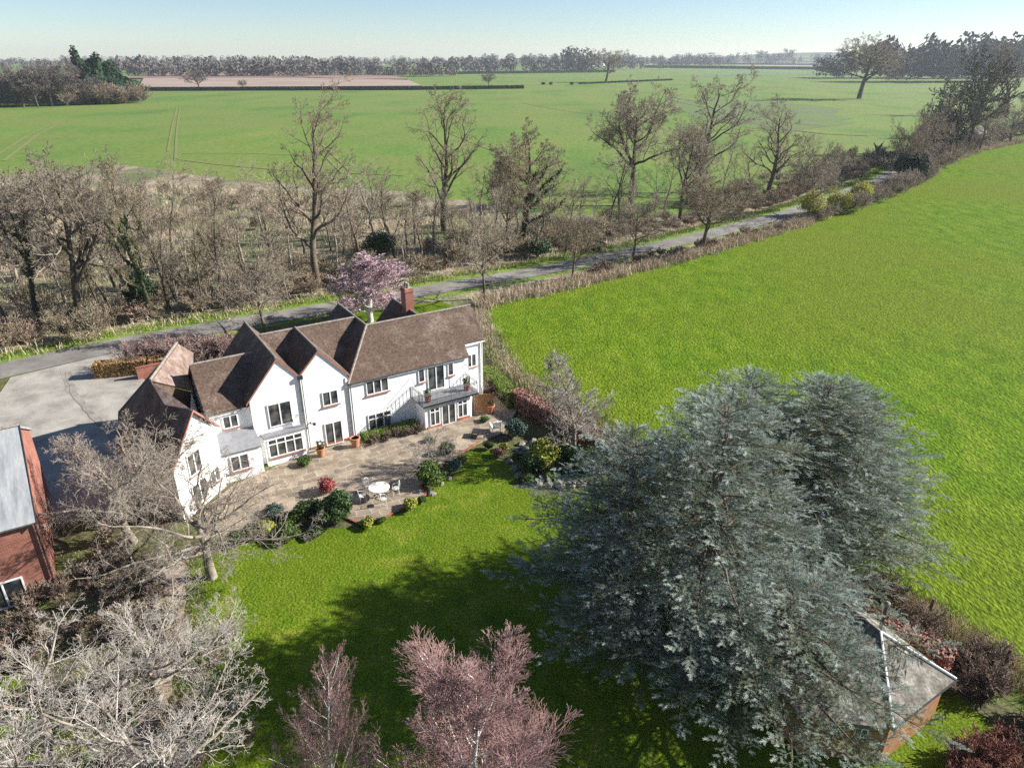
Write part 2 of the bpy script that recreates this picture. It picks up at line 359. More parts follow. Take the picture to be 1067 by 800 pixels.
STY = {
 'oak': [dict(n=9, w=.07, up=.02, kids=11, s0=.35, ang=62, lr=.85, tl=.35, rr=.62, end=.3), dict(n=9, w=.2, up=.05, kids=9, s0=.2, ang=50, lr=.5, rr=.6, end=.2), dict(n=6, w=.2, up=.05, kids=7, s0=.15, ang=48, lr=.52, rr=.55), dict(n=5, w=.17, up=.03, kids=5, s0=.12, ang=42, lr=.6, rr=.6), dict(n=3, w=.14, up=.03, kids=4, s0=.1, ang=38, lr=.72, rr=.7), dict(n=2, w=.14, up=.02)],
 'ash': [dict(n=12, w=.07, up=.03, kids=14, s0=.22, ang=50, lr=.52, tl=.35, rr=.55, end=.2), dict(n=10, w=.21, up=.085, kids=8, s0=.2, ang=42, lr=.48, rr=.6, end=.2), dict(n=6, w=.15, up=.07, kids=6, s0=.15, ang=40, lr=.55, rr=.55), dict(n=4, w=.14, up=.05, kids=5, s0=.1, ang=38, lr=.62, rr=.6), dict(n=3, w=.12, up=.04, kids=3, s0=.1, ang=34, lr=.75, rr=.7), dict(n=2, w=.12, up=.03)],
 'round': [dict(n=6, w=.06, up=.02, kids=12, s0=.3, ang=55, lr=1.0, tl=.4, rr=.55, end=.3), dict(n=7, w=.12, up=.04, kids=9, s0=.15, ang=42, lr=.55, rr=.55, end=.2), dict(n=5, w=.13, up=.04, kids=7, s0=.1, ang=40, lr=.6, rr=.6), dict(n=4, w=.12, up=.04, kids=5, s0=.1, ang=36, lr=.7, rr=.65), dict(n=3, w=.12, up=.03)],
 'sapling': [dict(n=8, w=.07, up=.03, kids=11, s0=.25, ang=33, lr=.42, tl=.5, rr=.5, end=.15), dict(n=5, w=.12, up=.07, kids=7, s0=.15, ang=36, lr=.55, rr=.6), dict(n=4, w=.12, up=.05, kids=5, s0=.1, ang=34, lr=.65, rr=.7), dict(n=3, w=.12, up=.03)],
 'apple': [dict(n=5, w=.12, up=.0, kids=10, s0=.35, ang=62, lr=1.55, tl=.2, rr=.6, end=.45), dict(n=9, w=.2, up=.045, kids=11, s0=.15, ang=55, lr=.45, rr=.5, end=.22), dict(n=7, w=.2, up=.05, kids=8, s0=.1, ang=50, lr=.55, rr=.5), dict(n=5, w=.17, up=.05, kids=5, s0=.1, ang=46, lr=.68, rr=.62), dict(n=4, w=.16, up=.04, kids=3, s0=.1, ang=42, lr=.75, rr=.75), dict(n=3, w=.15, up=.03)],
 'birch': [dict(n=12, w=.03, up=.03, kids=38, s0=.1, ang=36, lr=.42, tl=.62, rr=.45, end=.08), dict(n=7, w=.07, up=.06, kids=11, s0=.15, ang=30, lr=.45, rr=.45, end=.2), dict(n=5, w=.09, up=.05, kids=7, s0=.08, ang=28, lr=.6, rr=.6), dict(n=4, w=.1, up=.03, kids=4, s0=.1, ang=26, lr=.8, rr=.8), dict(n=3, w=.12, up=.02)],
 'bushy': [dict(n=3, w=.1, up=0, kids=14, s0=.05, ang=42, lr=2.4, tl=.2, rr=.5, end=.5), dict(n=6, w=.14, up=.04, kids=8, s0=.2, ang=34, lr=.5, rr=.6), dict(n=4, w=.14, up=.04, kids=5, s0=.1, ang=34, lr=.65, rr=.7), dict(n=3, w=.14, up=.03)],
}
PROTO = {}
def proto(key, sty, seed, minr=.012, split=2, H=10., r0=.26, L0f=.75, mats=('bark_brown', 'twig_grey'), ivy=0, lean=(0, 0), density=1., filt=None):
    LV = [dict(x) for x in STY[sty]]
    if density != 1:
        for q in LV[1:-1]: q['kids'] = max(2, round(q['kids']*density))
    sg = grow(seed, H*L0f, r0, LV, lean=lean)
    top = sg[:, 5].max(); sc = H/top; sg[:, :6] *= sc
    lv = sg[:, 8]; a = sg[lv < split]; b = sg[lv >= split]
    me1 = npmesh('trunk', *segmesh(a, .015), smooth=True); me2 = npmesh('crown', *segmesh(b, minr))
    me1.materials.append(M[mats[0]]); me2.materials.append(M[mats[1]])
    me3 = None
    if ivy:
        m = a[(a[:, 5] < H*ivy)]; P = []; N = []
        for s in m:
            n = int(26*np.linalg.norm(s[3:6]-s[:3])/.5)
            t = rng.uniform(0, 1, n)[:, None]; u = unit(n); P.append(s[:3]+(s[3:6]-s[:3])*t+u*(s[6]+.05+rng.uniform(0, .28, n)[:, None])); N.append(u)
        me3 = npmesh('ivy', *leaves(np.concatenate(P), np.concatenate(N), .13, .8)); me3.materials.append(M['ivy'])
    PROTO[key] = (me1, me2, me3, H)
def put(key, x, y, h, name, label, cat='tree', group=None, wid=1.0, rz=None, z=0, mats=None):
    me1, me2, me3, H = PROTO[key]
    o = empty(name, (x, y, z), rng.uniform(0, 6.28) if rz is None else rz); s = h/H; o.scale = (s*wid, s*wid, s)
    t = bpy.data.objects.new('trunk', me1); c = bpy.data.objects.new('crown', me2)
    for q in (t, c): C.objects.link(q); q.parent = o
    if mats:
        for q, mm in zip((t, c), mats): q.material_slots[0].link = 'OBJECT'; q.material_slots[0].material = M[mm]
    if me3: i = bpy.data.objects.new('ivy', me3); C.objects.link(i); i.parent = o
    tag(o, label, cat, group); return o
# ================================================================== GROUND
def ground(name, poly, z, m, sub=0):
    mb = MB(); mb.add([(p[0], p[1], z) for p in poly], [tuple(range(len(poly)))])
    me = bpy.data.meshes.new(name); me.from_pydata(mb.v, [], mb.f); me.update()
    if me.polygons[0].normal.z < 0: me.flip_normals()
    return tag(link(name, me, M[m]), kind='structure')
def strip(pts, w):
    P = [Vector(p) for p in pts]; Lf = []; Rt = []
    for i, p in enumerate(P):
        d = (P[min(i+1, len(P)-1)]-P[max(i-1, 0)]).normalized(); n = Vector((-d.y, d.x))
        ww = w[i] if isinstance(w, list) else w
        Lf.append(tuple(p+n*ww/2)); Rt.append(tuple(p-n*ww/2))
    return Lf+Rt[::-1]
def wob(poly, step=1.2, amp=.25, seed=1):
    """resample an outline with small irregularities"""
    rd = random.Random(seed); out = []
    n = len(poly)
    for i in range(n):
        a = Vector(poly[i][:2]); b = Vector(poly[(i+1) % n][:2]); k = max(1, min(40, int((b-a).length/step)))
        for j in range(k):
            p = a.lerp(b, j/k); s = amp if (b-a).length < 400 else 0
            out.append((p.x+rd.uniform(-s, s), p.y+rd.uniform(-s, s)))
    return out
ground('ground', [(-4200, -300), (4200, -300), (4200, 3600), (-4200, 3600)], 0, 'wheat')
roadpts = [(-100, 22), (-70, 43), (-46.3, 58.9), (-38.6, 65.6), (-31.2, 70.3), (-20, 77), (-8, 84.6), (4, 92), (13, 98.6), (22, 105.2), (31, 112.5), (50, 129), (64, 144), (82, 163), (95, 181), (110, 200), (128, 222), (150, 248), (190, 300)]
scrubtop = [G(-60, 186), G(0, 184), G(60, 176), G(130, 172), (G(200, 182)), G(260, 188), G(330, 194), G(420, 200), G(500, 212), G(570, 222), G(640, 228), G(700, 226), G(760, 214), G(820, 200), G(860, 190)]
ground('scrub_floor', wob([(-140, 20)]+[p for p in scrubtop]+[(72, 158), (50, 131), (28, 111), (4, 93), (-20, 78), (-45, 60), (-100, 24)], 3, .8), .02, 'scrubfloor')
ground('verge', wob(strip(roadpts, [9, 9, 9, 8, 8, 8, 8, 8, 8, 8, 8, 8, 8, 8, 9, 9, 9, 9, 9]), 1.5, .5, 3), .04, 'verge')
fieldline = [(-3.6, 76.6), (3, 81.4), (10.6, 86.9), (19, 93.2), (28.9, 101.2), (38, 109.6), (47.9, 118.4), (63, 135), (79.8, 151), (96, 171), (116, 197), (140, 222), (175, 252)]
ground('hedge_bank', wob(fieldline[::-1]+[(-2.2, 67), (-1, 61), (-7, 66), (-16, 76.2), (-8, 81.2), (4, 88.4), (13, 95), (22, 101.6), (31, 109), (50, 125.5), (64, 140), (82, 159), (96, 178), (112, 198), (138, 230), (175, 262)], 2, .4, 5), .06, 'scrubfloor')
ground('field', wob([fieldline[0]]+fieldline[1:]+[(300, 330), (900, 700), (1200, 400), (400, -40), (120, -60), (33, 4), (25.5, 20), (22.8, 25.2), (20.6, 29), (15, 35.6), (9, 43.4), (4, 50.6), (.4, 58.2), (-1.8, 65), (-3.6, 71)], 1.6, .25, 7), .08, 'field')
ground('garden_ground', wob([(-60, 47), (-46, 56.4), (-36, 64.2), (-29, 68.4), (-19, 74.6), (-7, 80.5), (-3, 71.4), (-.8, 60.2), (2.4, 53.6), (8, 44.4), (14, 36.4), (21.4, 25), (27, 12), (32, -5), (-60, -5)], 1.5, .2, 9), .05, 'earth')
ground('back_lawn', wob([(-19.5, 73.8), (-8.5, 79), (-5, 76), (-4, 70), (-9, 66), (-22, 60), (-27, 66)], 1, .15, 2), .09, 'lawn')
ground('road', strip(roadpts, [4.2, 4.2, 4.2, 3.9, 3.8, 3.8, 3.8, 3.8, 3.8, 3.8, 3.8, 4.4, 4.4, 4.4, 4.4, 4.4, 4.4, 4.4, 4.4]), .10, 'roadm')
ground('driveway', [(-44.4, 57.4), (-37.6, 63.8), (-35.2, 60.0), (-31, 55.5), (-25.5, 50.5), (-23, 44), (-24, 36), (-30, 36), (-38, 46.4), (-42.2, 51.2)], .12, 'gravel')
M['rut'] = mat('worn_gravel', [(.19, .17, .145), (.27, .245, .21), (.33, .30, .26)], .8, fine=(9, .2))
for a_ in (0, 1.5): ground('tyre_track', wob(strip([(-41+a_*.6, 59.4-a_*.5), (-37.5+a_*.5, 54.5-a_*.4), (-33+a_*.4, 50-a_*.5), (-28, 45.4-a_*.4), (-25.5, 40)], .42), .8, .08, 20), .128+a_*.01, 'rut')
# mown lawn with its scalloped edge round the beds
lawnp = [G(228, 577), G(262, 566), G(290, 556), G(330, 551), G(372, 551), G(400, 541), G(430, 528), G(446, 514), G(455, 506), G(470, 498), G(480, 488), G(480, 478), G(490, 470), G(503, 468), G(514, 472), G(518, 480), G(530, 484), G(541, 491), G(536, 500), G(545, 510), G(560, 516), G(600, 518), (6, 40.5), (10, 38), (17, 31), (21, 20), (22, 5), (-9, 5), (-12.2, 17), (-14.5, 24), (-16, 29), (-17.2, 32)]
ground('lawn', wob(lawnp, .6, .06, 4), .068, 'lawn')
ground('side_lawn', wob([(-40, 5), (-16.6, 5), (-16, 14), (-17.5, 20), (-22, 24), (-30, 25), (-40, 24)], 1, .3, 6), .09, 'lawn')
ground('path', wob([(-19.6, 32.2), (-18.4, 32.2), (-16.5, 27.6), (-15.3, 23.2), (-14.7, 19), (-15.7, 19), (-16.2, 23), (-17.4, 27.4)], .4, .09, 5), .075, 'pathm')
mb = MB(); pat = [(-15.6, 43.2), (-17.6, 38.6), (-14.2, 39.4), G(320, 512), G(345, 522), G(362, 541), G(392, 541), G(420, 529), G(443, 518), G(438, 508), G(452, 492), G(470, 478), G(500, 462), G(522, 452), G(520, 440), G(508, 424), (-2.4, 53), (-2.2, 56), (-.8, 54), (.4, 52), (-.3, 49.6)]
pat = [(-15.6, 43.2), (-18.5, 39.9), (-19.6, 36.3), (-17.2, 34.6), (-14.4, 36.6), G(338, 522), G(363, 542), G(376, 548), G(400, 541), G(424, 530), G(444, 517), G(438, 508), G(452, 492), G(474, 477), G(500, 462), G(523, 453), G(530, 443), (.6, 51.6), (-1.6, 55.2), (-2.6, 54.4), (-3.4, 52.4), (-6, 50.6)]
mb.prism(pat, .0, .17); tag(mb.build('patio', 'paving'), kind='structure')
mb = MB()
for a, b in zip(pat[5:14], pat[6:15]):
    a = Vector((*a, 0)); b = Vector((*b, 0)); d = (b-a).normalized(); n = Vector((d.y, -d.x, 0))*.06
    mb.prism([tuple(a-n)[:2], tuple(b-n)[:2], tuple(b+n)[:2], tuple(a+n)[:2]], .14, .19)
tag(mb.build('patio_edge', 'brick'), kind='structure')
ground('pond', wob([G(536, 470), G(552, 462), G(566, 470), G(562, 484), G(545, 486)], .3, .05), .15, 'water')
# far ground: reed beds, tracks and strips
def gp(name, pts, z, m, sub=0): return ground(name, [G(*p) for p in pts], z, m)
M['reed'] = mat('dry_reed_bed', [(.19, .115, .085), (.27, .175, .135), (.33, .23, .18)], .02, fine=(.12, .12), stretch=(.4, 2, 1), bump=.6, bscale=.2)
M['reed2'] = mat('pale_reed_bed', [(.27, .195, .15), (.38, .29, .23)], .02, fine=(.12, .1), stretch=(.4, 2, 1), bump=.6, bscale=.2)
for pts, m in (([(145, 93), (440, 91.5), (425, 85), (330, 82.5), (150, 83)], 'reed2'), ([(120, 83), (318, 82), (300, 76.5), (170, 76.5)], 'reed'), ([(318, 83), (425, 84), (400, 77.5), (310, 77)], 'reed')):
    P = [G(*p) for p in pts]; mb = MB(); mb.prism(P, 0, 1.6); tag(mb.build('reed_bed', m), kind='stuff')
M['farpale'] = mat('far_pale_field', [(.22, .24, .13), (.30, .28, .19)], .006)
M['fargreen'] = mat('far_green_field', [(.09, .16, .05), (.13, .2, .07)], .008)
gp('far_field', [(445, 76.5), (640, 74), (640, 71.5), (500, 73)], .15, 'fargreen')
gp('far_field', [(655, 67.8), (705, 67.6), (700, 65.6), (660, 65.8)], .15, 'farpale')
gp('far_field', [(700, 80), (960, 77), (940, 74), (760, 74.5)], .15, 'fargreen')
gp('far_field', [(760, 70.5), (880, 69.5), (880, 67.5), (770, 68.5)], .15, 'farpale')
gp('far_field', [(0, 68), (60, 68), (50, 66.8), (0, 66.8)], .15, 'fargreen')
M['track'] = mat('bare_tramline', [(.15, .175, .05), (.21, .20, .075)], .3)
M['furrow'] = mat('dark_furrow', [(.10, .085, .05), (.14, .12, .07)], .2)
def track(pts, w, m='track', z=.1): tag(ground('track', strip([G(*p) for p in pts], w), z, m), kind='structure')
for pts, w in (([(184.5, 112), (180, 130), (175, 158)], .8), ([(187.5, 112), (185, 130), (183.5, 150), (183, 168)], .8),
               ([(70, 126), (40, 140), (4, 168)], 1.1), ([(64, 126), (30, 141), (-5, 163)], 1.0),
               ([(183, 166), (230, 172), (300, 178), (420, 183)], 1.0), ([(190, 160), (260, 160), (330, 163)], .5),
               ([(322, 148), (340, 164), (356, 180)], .8), ([(330, 146), (350, 164), (366, 180)], .8),
               ([(470, 140), (510, 156), (560, 172)], .7)):
    track(pts, w)
for pts, w in (([(700, 100), (697, 104), (712, 108), (732, 112), (760, 120), (800, 133), (860, 140), (905, 142)], 1.4), ([(712, 98), (702, 102), (730, 107), (780, 114), (810, 127), (860, 132)], .9), ([(545, 108), (590, 116), (640, 123)], .5), ([(760, 96), (800, 93), (840, 94)], 1.2)):
    track(pts, w, 'furrow')
M['plough'] = mat('bare_damp_soil', [(.11, .14, .05), (.14, .155, .07)], .04, scale2=(.03, (.11, .17, .035)))
ground('damp_hollow', wob([G(*p) for p in [(690, 110), (730, 104), (800, 106), (870, 112), (880, 128), (820, 140), (740, 128)]], 12, 5, 3), .05, 'plough')
# low hills on the right-hand horizon
def hill(x0, x1, y, h, d, m, seed):
    rd = random.Random(seed); n = 40; V = []; F = []
    ph = [rd.uniform(0, 6) for _ in range(4)]
    for i in range(n+1):
        f = i/n; e = math.sin(PI*f)**.7; hh = h*e*(.75+.15*math.sin(5*f+ph[0])+.12*math.sin(11*f+ph[1])); x = x0+(x1-x0)*f
        for j, (yy, zz) in enumerate(((-d, -.5), (-d*.5, .55), (0, 1), (d*.6, .5), (d, -.5))): V.append((x, y+yy, hh*zz if zz > 0 else -.5))
    for i in range(n):
        for j in range(4): F.append((i*5+j, (i+1)*5+j, (i+1)*5+j+1, i*5+j+1))
    me = bpy.data.meshes.new('hill'); me.from_pydata(V, [], F); me.shade_smooth(); return tag(link('hill', me, M[m]), kind='structure')
M['hillm'] = mat('wooded_hill', [(.06, .07, .05), (.12, .14, .08), (.16, .18, .09)], .008)
hill(500, 2600, 2900, 42, 500, 'hillm', 1); hill(-200, 900, 3200, 22, 300, 'hillm', 2); hill(1000, 3600, 2300, 36, 500, 'hillm', 4); hill(-2600, -900, 3300, 6, 200, 'hillm', 5)
# ================================================================== HOUSE
HO = (-14.73, 44.47); HA = math.atan2(.53426, .84532)
def hx(u, v): return (HO[0]+u*math.cos(HA)-v*math.sin(HA), HO[1]+u*math.sin(HA)+v*math.cos(HA))
house = tag(empty('white_house', (*HO, 0), HA), 'rambling white rendered house with brown tiled gabled roofs beside the patio', 'house')
def wall(poly, h, z0=0): return MB().prism(poly, z0, h)
def gable_wall(mb, u0, u1, v0, v1, ze, zr, axis, uc=None):
    """box with gable ends; axis 'v': ridge runs along v"""
    if axis == 'v':
        uc = (u0+u1)/2 if uc is None else uc
        prof = [(u0, 0), (u1, 0), (u1, ze[1]), (uc, zr), (u0, ze[0])]
        n = 5; vs = [(a, v0, z) for a, z in prof]+[(a, v1, z) for a, z in prof]
    else:
        vc = (v0+v1)/2 if uc is None else uc
        prof = [(v0, 0), (v1, 0), (v1, ze[1]), (vc, zr), (v0, ze[0])]
        n = 5; vs = [(u0, a, z) for a, z in prof]+[(u1, a, z) for a, z in prof]
    mb.add(vs, [tuple(range(n)), tuple(range(2*n-1, n-1, -1))]+[(i, n+i, n+(i+1) % n, (i+1) % n) for i in range(n)])
TH = .13
def roofpart(polys, name='roof', m='tile', parent=house, th=TH):
    mb = MB()
    for p in polys: mb.slab(p, th)
    return mb.build(name, m, parent)
def ridge(roof, *lines, m='ridge', r=.09):
    for a in lines:
        o = MB().tube([(p[0], p[1], p[2]+.03) for p in a], r, 6).build('ridge_tiles', m, house)
        if roof: o.parent = roof
def fan(pts):
    return pts
# right-hand range (C) with cross wing
mb = MB(); mb.prism([(3.52, 0), (13.35, 0), (13.35, .8), (15.05, .8), (15.05, 5.9), (3.52, 5.9)], 0, 4.62)
mb.add([(15.05, .8, 4.62), (15.05, 5.9, 4.62), (15.05, 3, 7.35), (15.0, .8, 5.35), (14.9, .8, 4.62), (14.9, 5.9, 4.62), (14.9, 3, 7.35)], [(0, 1, 2, 3), (4, 6, 5), (0, 3, 2, 6, 4), (1, 5, 6, 2), (0, 4, 5, 1)])
mb.build('wall', 'render', house)
MB().prism([(13.37, .805), (15.045, .805), (15.045, .95), (13.37, .95)], 4.6, 5.3).build('wall', 'render', house)
A_ = (3.45, -.15, 4.62); B_ = (13.38, -.15, 4.62); C_ = (13.38, .62, 5.36); D_ = (15.3, .62, 5.36); E_ = (15.3, 3, 7.55); F_ = (6.35, 3, 7.55)
rc = roofpart([[A_, B_, C_, D_, E_, F_], [F_, E_, (15.3, 6.1, 4.65), (9.3, 6.1, 4.65)]]); rc.name = 'roof'
ridge(rc, [F_, E_]); ridge(rc, [A_, F_])
mb = MB(); gable_wall(mb, 3.6, 9.1, 5.95, 9.0, (4.6, 4.6), 7.3, 'v'); mb.build('wall', 'render', house)
rw = roofpart([[A_, F_, (6.35, 9.15, 7.55), (3.4, 9.15, 4.62)], [F_, (9.3, 6.1, 4.64), (9.3, 9.15, 4.62), (6.35, 9.15, 7.55)]]); ridge(rw, [F_, (6.35, 9.15, 7.55)])
mb = MB(); gable_wall(mb, 9.4, 12.9, 5.95, 9.1, (4.8, 4.8), 6.9, 'v'); mb.build('wall', 'render', house)
rr = roofpart([[(11.15, 3.6, 7.12), (11.15, 9.25, 7.12), (9.1, 9.25, 4.9), (9.1, 5.95, 4.9)], [(11.15, 3.6, 7.12), (13.2, 5.95, 4.9), (13.2, 9.25, 4.9), (11.15, 9.25, 7.12)]]); ridge(rr, [(11.15, 3.6, 7.12), (11.15, 9.25, 7.12)])
# middle back range (B)
rb = roofpart([[(-1.3, 5.1, 7.58), (6.2, 5.1, 7.58), (4.6, 2, 4.9), (-1.3, 2, 4.9)], [(-1.3, 5.1, 7.58), (-1.3, 8.2, 4.9), (3.6, 8.2, 4.9), (6.2, 5.1, 7.58)]]); ridge(rb, [(-.9, 5.1, 7.58), (6.2, 5.1, 7.58)])
MB().prism([(.1, .3), (3.5, .3), (3.5, 7.9), (.1, 7.9)], 0, 4.8).build('wall', 'render', house)
# gable two
def gwall(u0, u1, uc, v0, v1, zl, zr_, zp, depth_name='wall'):
    mb = MB(); gable_wall(mb, u0, u1, v0, v1, (zl, zr_), zp, 'v', uc); return mb.build(depth_name, 'render', house)
gwall(.06, 3.5, 1.62, 0, 5.0, 5.95, 5.45, 7.5)
r2 = roofpart([[(1.6, -.05, 7.66), (1.6, 5.1, 7.66), (.0, 5.1, 6.02), (.0, -.05, 6.02)], [(1.6, -.05, 7.66), (3.72, -.05, 5.28), (3.72, 5.1, 5.28), (1.6, 5.1, 7.66)]]); ridge(r2, [(1.6, -.05, 7.66), (1.6, 5.1, 7.66)])
# gable one: the tall cross wing
gwall(-3.35, .04, -1.25, -.001, 8.2, 5.05, 6.05, 7.5)
r1 = roofpart([[(-1.25, -.05, 7.68), (-1.25, 8.4, 7.68), (-3.6, 8.4, 4.9), (-3.6, -.05, 4.9)], [(-1.25, -.05, 7.68), (.16, -.05, 6.06), (.16, 8.4, 6.06), (-1.25, 8.4, 7.68)]]); ridge(r1, [(-1.25, -.05, 7.68), (-1.25, 8.4, 7.68)])
for a, b, c in (((-3.6, 4.86), (-1.25, 7.64), (.16, 6.02)), ((0.02, 5.98), (1.6, 7.62), (3.72, 5.24))):
    mb = MB()
    for p, q in ((a, b), (b, c)):
        mb.add([(p[0], -.085, p[1]-.16), (q[0], -.085, q[1]-.16), (q[0], -.085, q[1]), (p[0], -.085, p[1]), (p[0], -.053, p[1]-.16), (q[0], -.053, q[1]-.16), (q[0], -.053, q[1]), (p[0], -.053, p[1])],
               [(0, 1, 2, 3), (7, 6, 5, 4), (0, 4, 5, 1), (1, 5, 6, 2), (2, 6, 7, 3), (3, 7, 4, 0)])
    mb.build('bargeboard', 'barge', house)
# left range (A)
mb = MB(); gable_wall(mb, -5.95, -3.36, .35, 6.6, (4.55, 4.55), 6.7, 'u', 3.6); mb.build('wall', 'render', house)
ra = roofpart([[(-6.15, .2, 4.6), (-3.3, .2, 4.6), (-1.6, 3.6, 6.95), (-6.15, 3.6, 6.95)], [(-6.15, 3.6, 6.95), (-2.6, 3.6, 6.95), (-2.6, 6.9, 4.6), (-6.15, 6.9, 4.6)]]); ridge(ra, [(-6.15, 3.6, 6.95), (-1.9, 3.6, 6.95)])
# lean-to and bay on the ground floor in front of the left range
MB().prism([(-5.9, -1.2), (-3.35, -1.2), (-3.35, .34), (-5.9, .34)], 0, 2.2).build('wall', 'render', house)
roofpart([[(-6.0, -1.35, 2.25), (-3.3, -1.35, 2.25), (-3.3, .33, 3.0), (-6.0, .33, 3.0)]], 'lean_to_roof', 'lead')
MB().prism([(-2.9, -.55), (-.2, -.55), (-.2, -.003), (-2.9, -.003)], 0, 2.25).build('bay', 'render', house)
MB().box(-3.0, -.1, -.65, -.004, 2.25, 2.37).build('bay_roof', 'lead', house)
# splayed end wing
T_ = (-6.17, 8.2, 7.05); S_ = (-8.75, 2.2, 7.0); Lp = (-8.45, -1.2, 6.6); Rp = (-7.25, -2.95, 6.72); FL = (-9.15, -4.55, 3.9); FR = (-5.75, -1.35, 4.5); P1 = (-4.9, 9.9, 5.3); P2 = (-6.25, 4.2, 4.9); Qb = (-10.9, 7.4, 3.1); VV = (-6.9, 1.4, 4.6)
re = roofpart([[T_, S_, P2, P1]], m='tile_sunlit'); ridge(re, [T_, S_])
roofpart([[S_, Rp, Lp]], m='tile_sunlit'); roofpart([[T_, Qb, (-11.6, 1.4, 2.9), S_]]); roofpart([[S_, (-11.6, 1.4, 2.9), FL, Lp]]); roofpart([[Lp, FL, Rp]])
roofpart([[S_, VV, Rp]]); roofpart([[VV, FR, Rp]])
mb = MB(); F1 = (-9.0, -4.3); F2 = (-5.95, -1.5)
vs = [(F1[0], F1[1], 0), (F2[0], F2[1], 0), (F2[0], F2[1], 4.3), (-7.28, -2.72, 6.55), (F1[0], F1[1], 3.85)]; ws = [(p[0]-.12, p[1]+.13, p[2]) for p in vs]
mb.add(vs+ws, [(0, 1, 2, 3, 4), (9, 8, 7, 6, 5)]+[(i, 5+i, 5+(i+1) % 5, (i+1) % 5) for i in range(5)]); mb.build('wall', 'render', house)
MB().prism([(-9.05, -4.1), (-6.2, -1.5), (-6.2, 4.4), (-5.1, 9.6), (-6.3, 8.1), (-10.6, 7.2), (-11.3, 1.4)], 0, 2.9).build('wall', 'render', house)
MB().add([(-6.3, 1.4, 2.9), (-6.3, 4.3, 2.9), (-5.1, 9.6, 2.9), (-5.1, 9.6, 5.1), (-6.3, 4.3, 4.75), (-6.9, 1.4, 4.45), (-6.0, -1.4, 4.3), (-6.0, -1.4, 2.9)], [(0, 1, 4, 5), (1, 2, 3, 4), (0, 5, 6, 7)]).build('wall', 'render', house)
mb = MB()
for p, q in ((Rp, FR), (Rp, FL)):
    d = Vector((.06, -.065, 0)); a = Vector(p)+d; b = Vector(q)+d; k = Vector((0, 0, -.16)); d2 = d*.9
    mb.add([a, b, b+k, a+k, a+d2, b+d2, b+k+d2, a+k+d2], [(0, 1, 2, 3), (7, 6, 5, 4), (0, 4, 5, 1), (1, 5, 6, 2), (2, 6, 7, 3), (3, 7, 4, 0)])
mb.build('bargeboard', 'barge', house)
MB().prism([(-8.7, 2.2), (-6.85, 1.3), (-5.97, .6), (-5.97, 6.6), (-5.2, 9.3), (-6.3, 4.4)][:5], 0, 2.75).build('recess_shade_fill', 'felt', house)  # added flat dark slab that gives the wing recess its shade
MB().slab([(-8.65, 2.15, 2.7), (-6.25, 4.2, 2.7), (-6.25, 4.2, 4.75), (-8.65, 2.15, 6.82)], .1, Vector((.65, -.76, 0))).build('wall', 'tile', house)  # end wall in dark tile colour, painting in the shade of the recess
# chimney
ch = MB().box(10.35, 11.05, 5.6, 6.5, 4.5, 8.55).box(10.3, 11.1, 5.55, 6.55, 8.55, 8.72).box(10.36, 11.04, 5.61, 6.49, 8.72, 8.85).build('chimney', 'brickwall', house)
ch.location = (.45, 0, .1)
for k in (5.85, 6.25): MB().lathe([(.14, 0), (.12, .3), (.15, .34), (.11, .4)], (10.7, k, 8.85), 10).build('chimney_pot', 'ridge', ch)
# windows
def window(u0, u1, z0, z1, v, nx=2, transom=None, sill=True, rot=None, fr=.07, door=False, parent=house):
    name = 'french_door' if door else 'window'
    o = empty(name, (u0, v, z0)) if False else None
    mb = MB(); w = u1-u0; h = z1-z0
    mb.box(0, w, -.07, .01, 0, fr); mb.box(0, w, -.07, .01, h-fr, h); mb.box(0, fr, -.07, .01, fr, h-fr); mb.box(w-fr, w, -.07, .01, fr, h-fr)
    for i in range(1, nx):
        x = w*i/nx; mb.box(x-fr*.6, x+fr*.6, -.075, .01, fr, h-fr)
    if transom: mb.box(fr, w-fr, -.073, .01, h-transom-fr/2, h-transom+fr/2)
    if door: mb.box(fr, w-fr, -.03, .01, fr, fr+.22)
    f = mb.build(name, 'whitep', parent, (u0, v, z0))
    if rot: f.rotation_euler = (0, 0, rot)
    for i in range(nx):
        a = w*i/nx+(fr if i == 0 else fr*.6); b = w*(i+1)/nx-(fr if i == nx-1 else fr*.6)
        MB().box(a, b, -.035 if not door else -.031, .005, fr, h-fr).build('pane', 'glass', f)
    if sill: MB().box(-.1, w+.1, -.13, .01, -.09, -.003).build('sill', 'barge', f)
    return f
window(4.8, 6.55, 3.34, 4.45, 0, 3)
window(8.98, 9.52, 3.33, 4.42, 0, 1); window(9.74, 11.2, 2.42, 4.4, 0, 2, sill=False, door=True); window(11.5, 12.0, 3.3, 4.36, 0, 1)
window(13.62, 14.5, 3.2, 4.32, .8, 2); window(4.72, 6.56, .36, 1.74, 0, 3, transom=.42)
window(1.52, 2.68, 3.3, 4.42, 0, 2); window(1.42, 2.72, .12, 1.95, 0, 2, sill=False, door=True)
window(-2.3, -.68, 2.7, 4.45, 0, 2, sill=False); window(-2.75, -.35, .7, 2.1, -.55, 4, transom=.4)
window(-5.4, -4.2, .8, 1.95, -1.2, 2); window(-5.2, -4.2, 3.25, 4.2, .35, 2)
ra45 = math.atan2(F2[1]-F1[1], F2[0]-F1[0])
def onF(t, off=0): return (F1[0]+(F2[0]-F1[0])*t+.67*off, F1[1]+(F2[1]-F1[1])*t-.74*off)
for t, z0, z1, w in ((.28, 2.5, 4.0, 1.2), (.25, .4, 1.9, 1.4), (.68, .9, 1.9, .9)):
    p = onF(t, 0.0); f = window(0, w, z0, z1, 0, 2, rot=ra45); f.location = (p[0], p[1], z0)
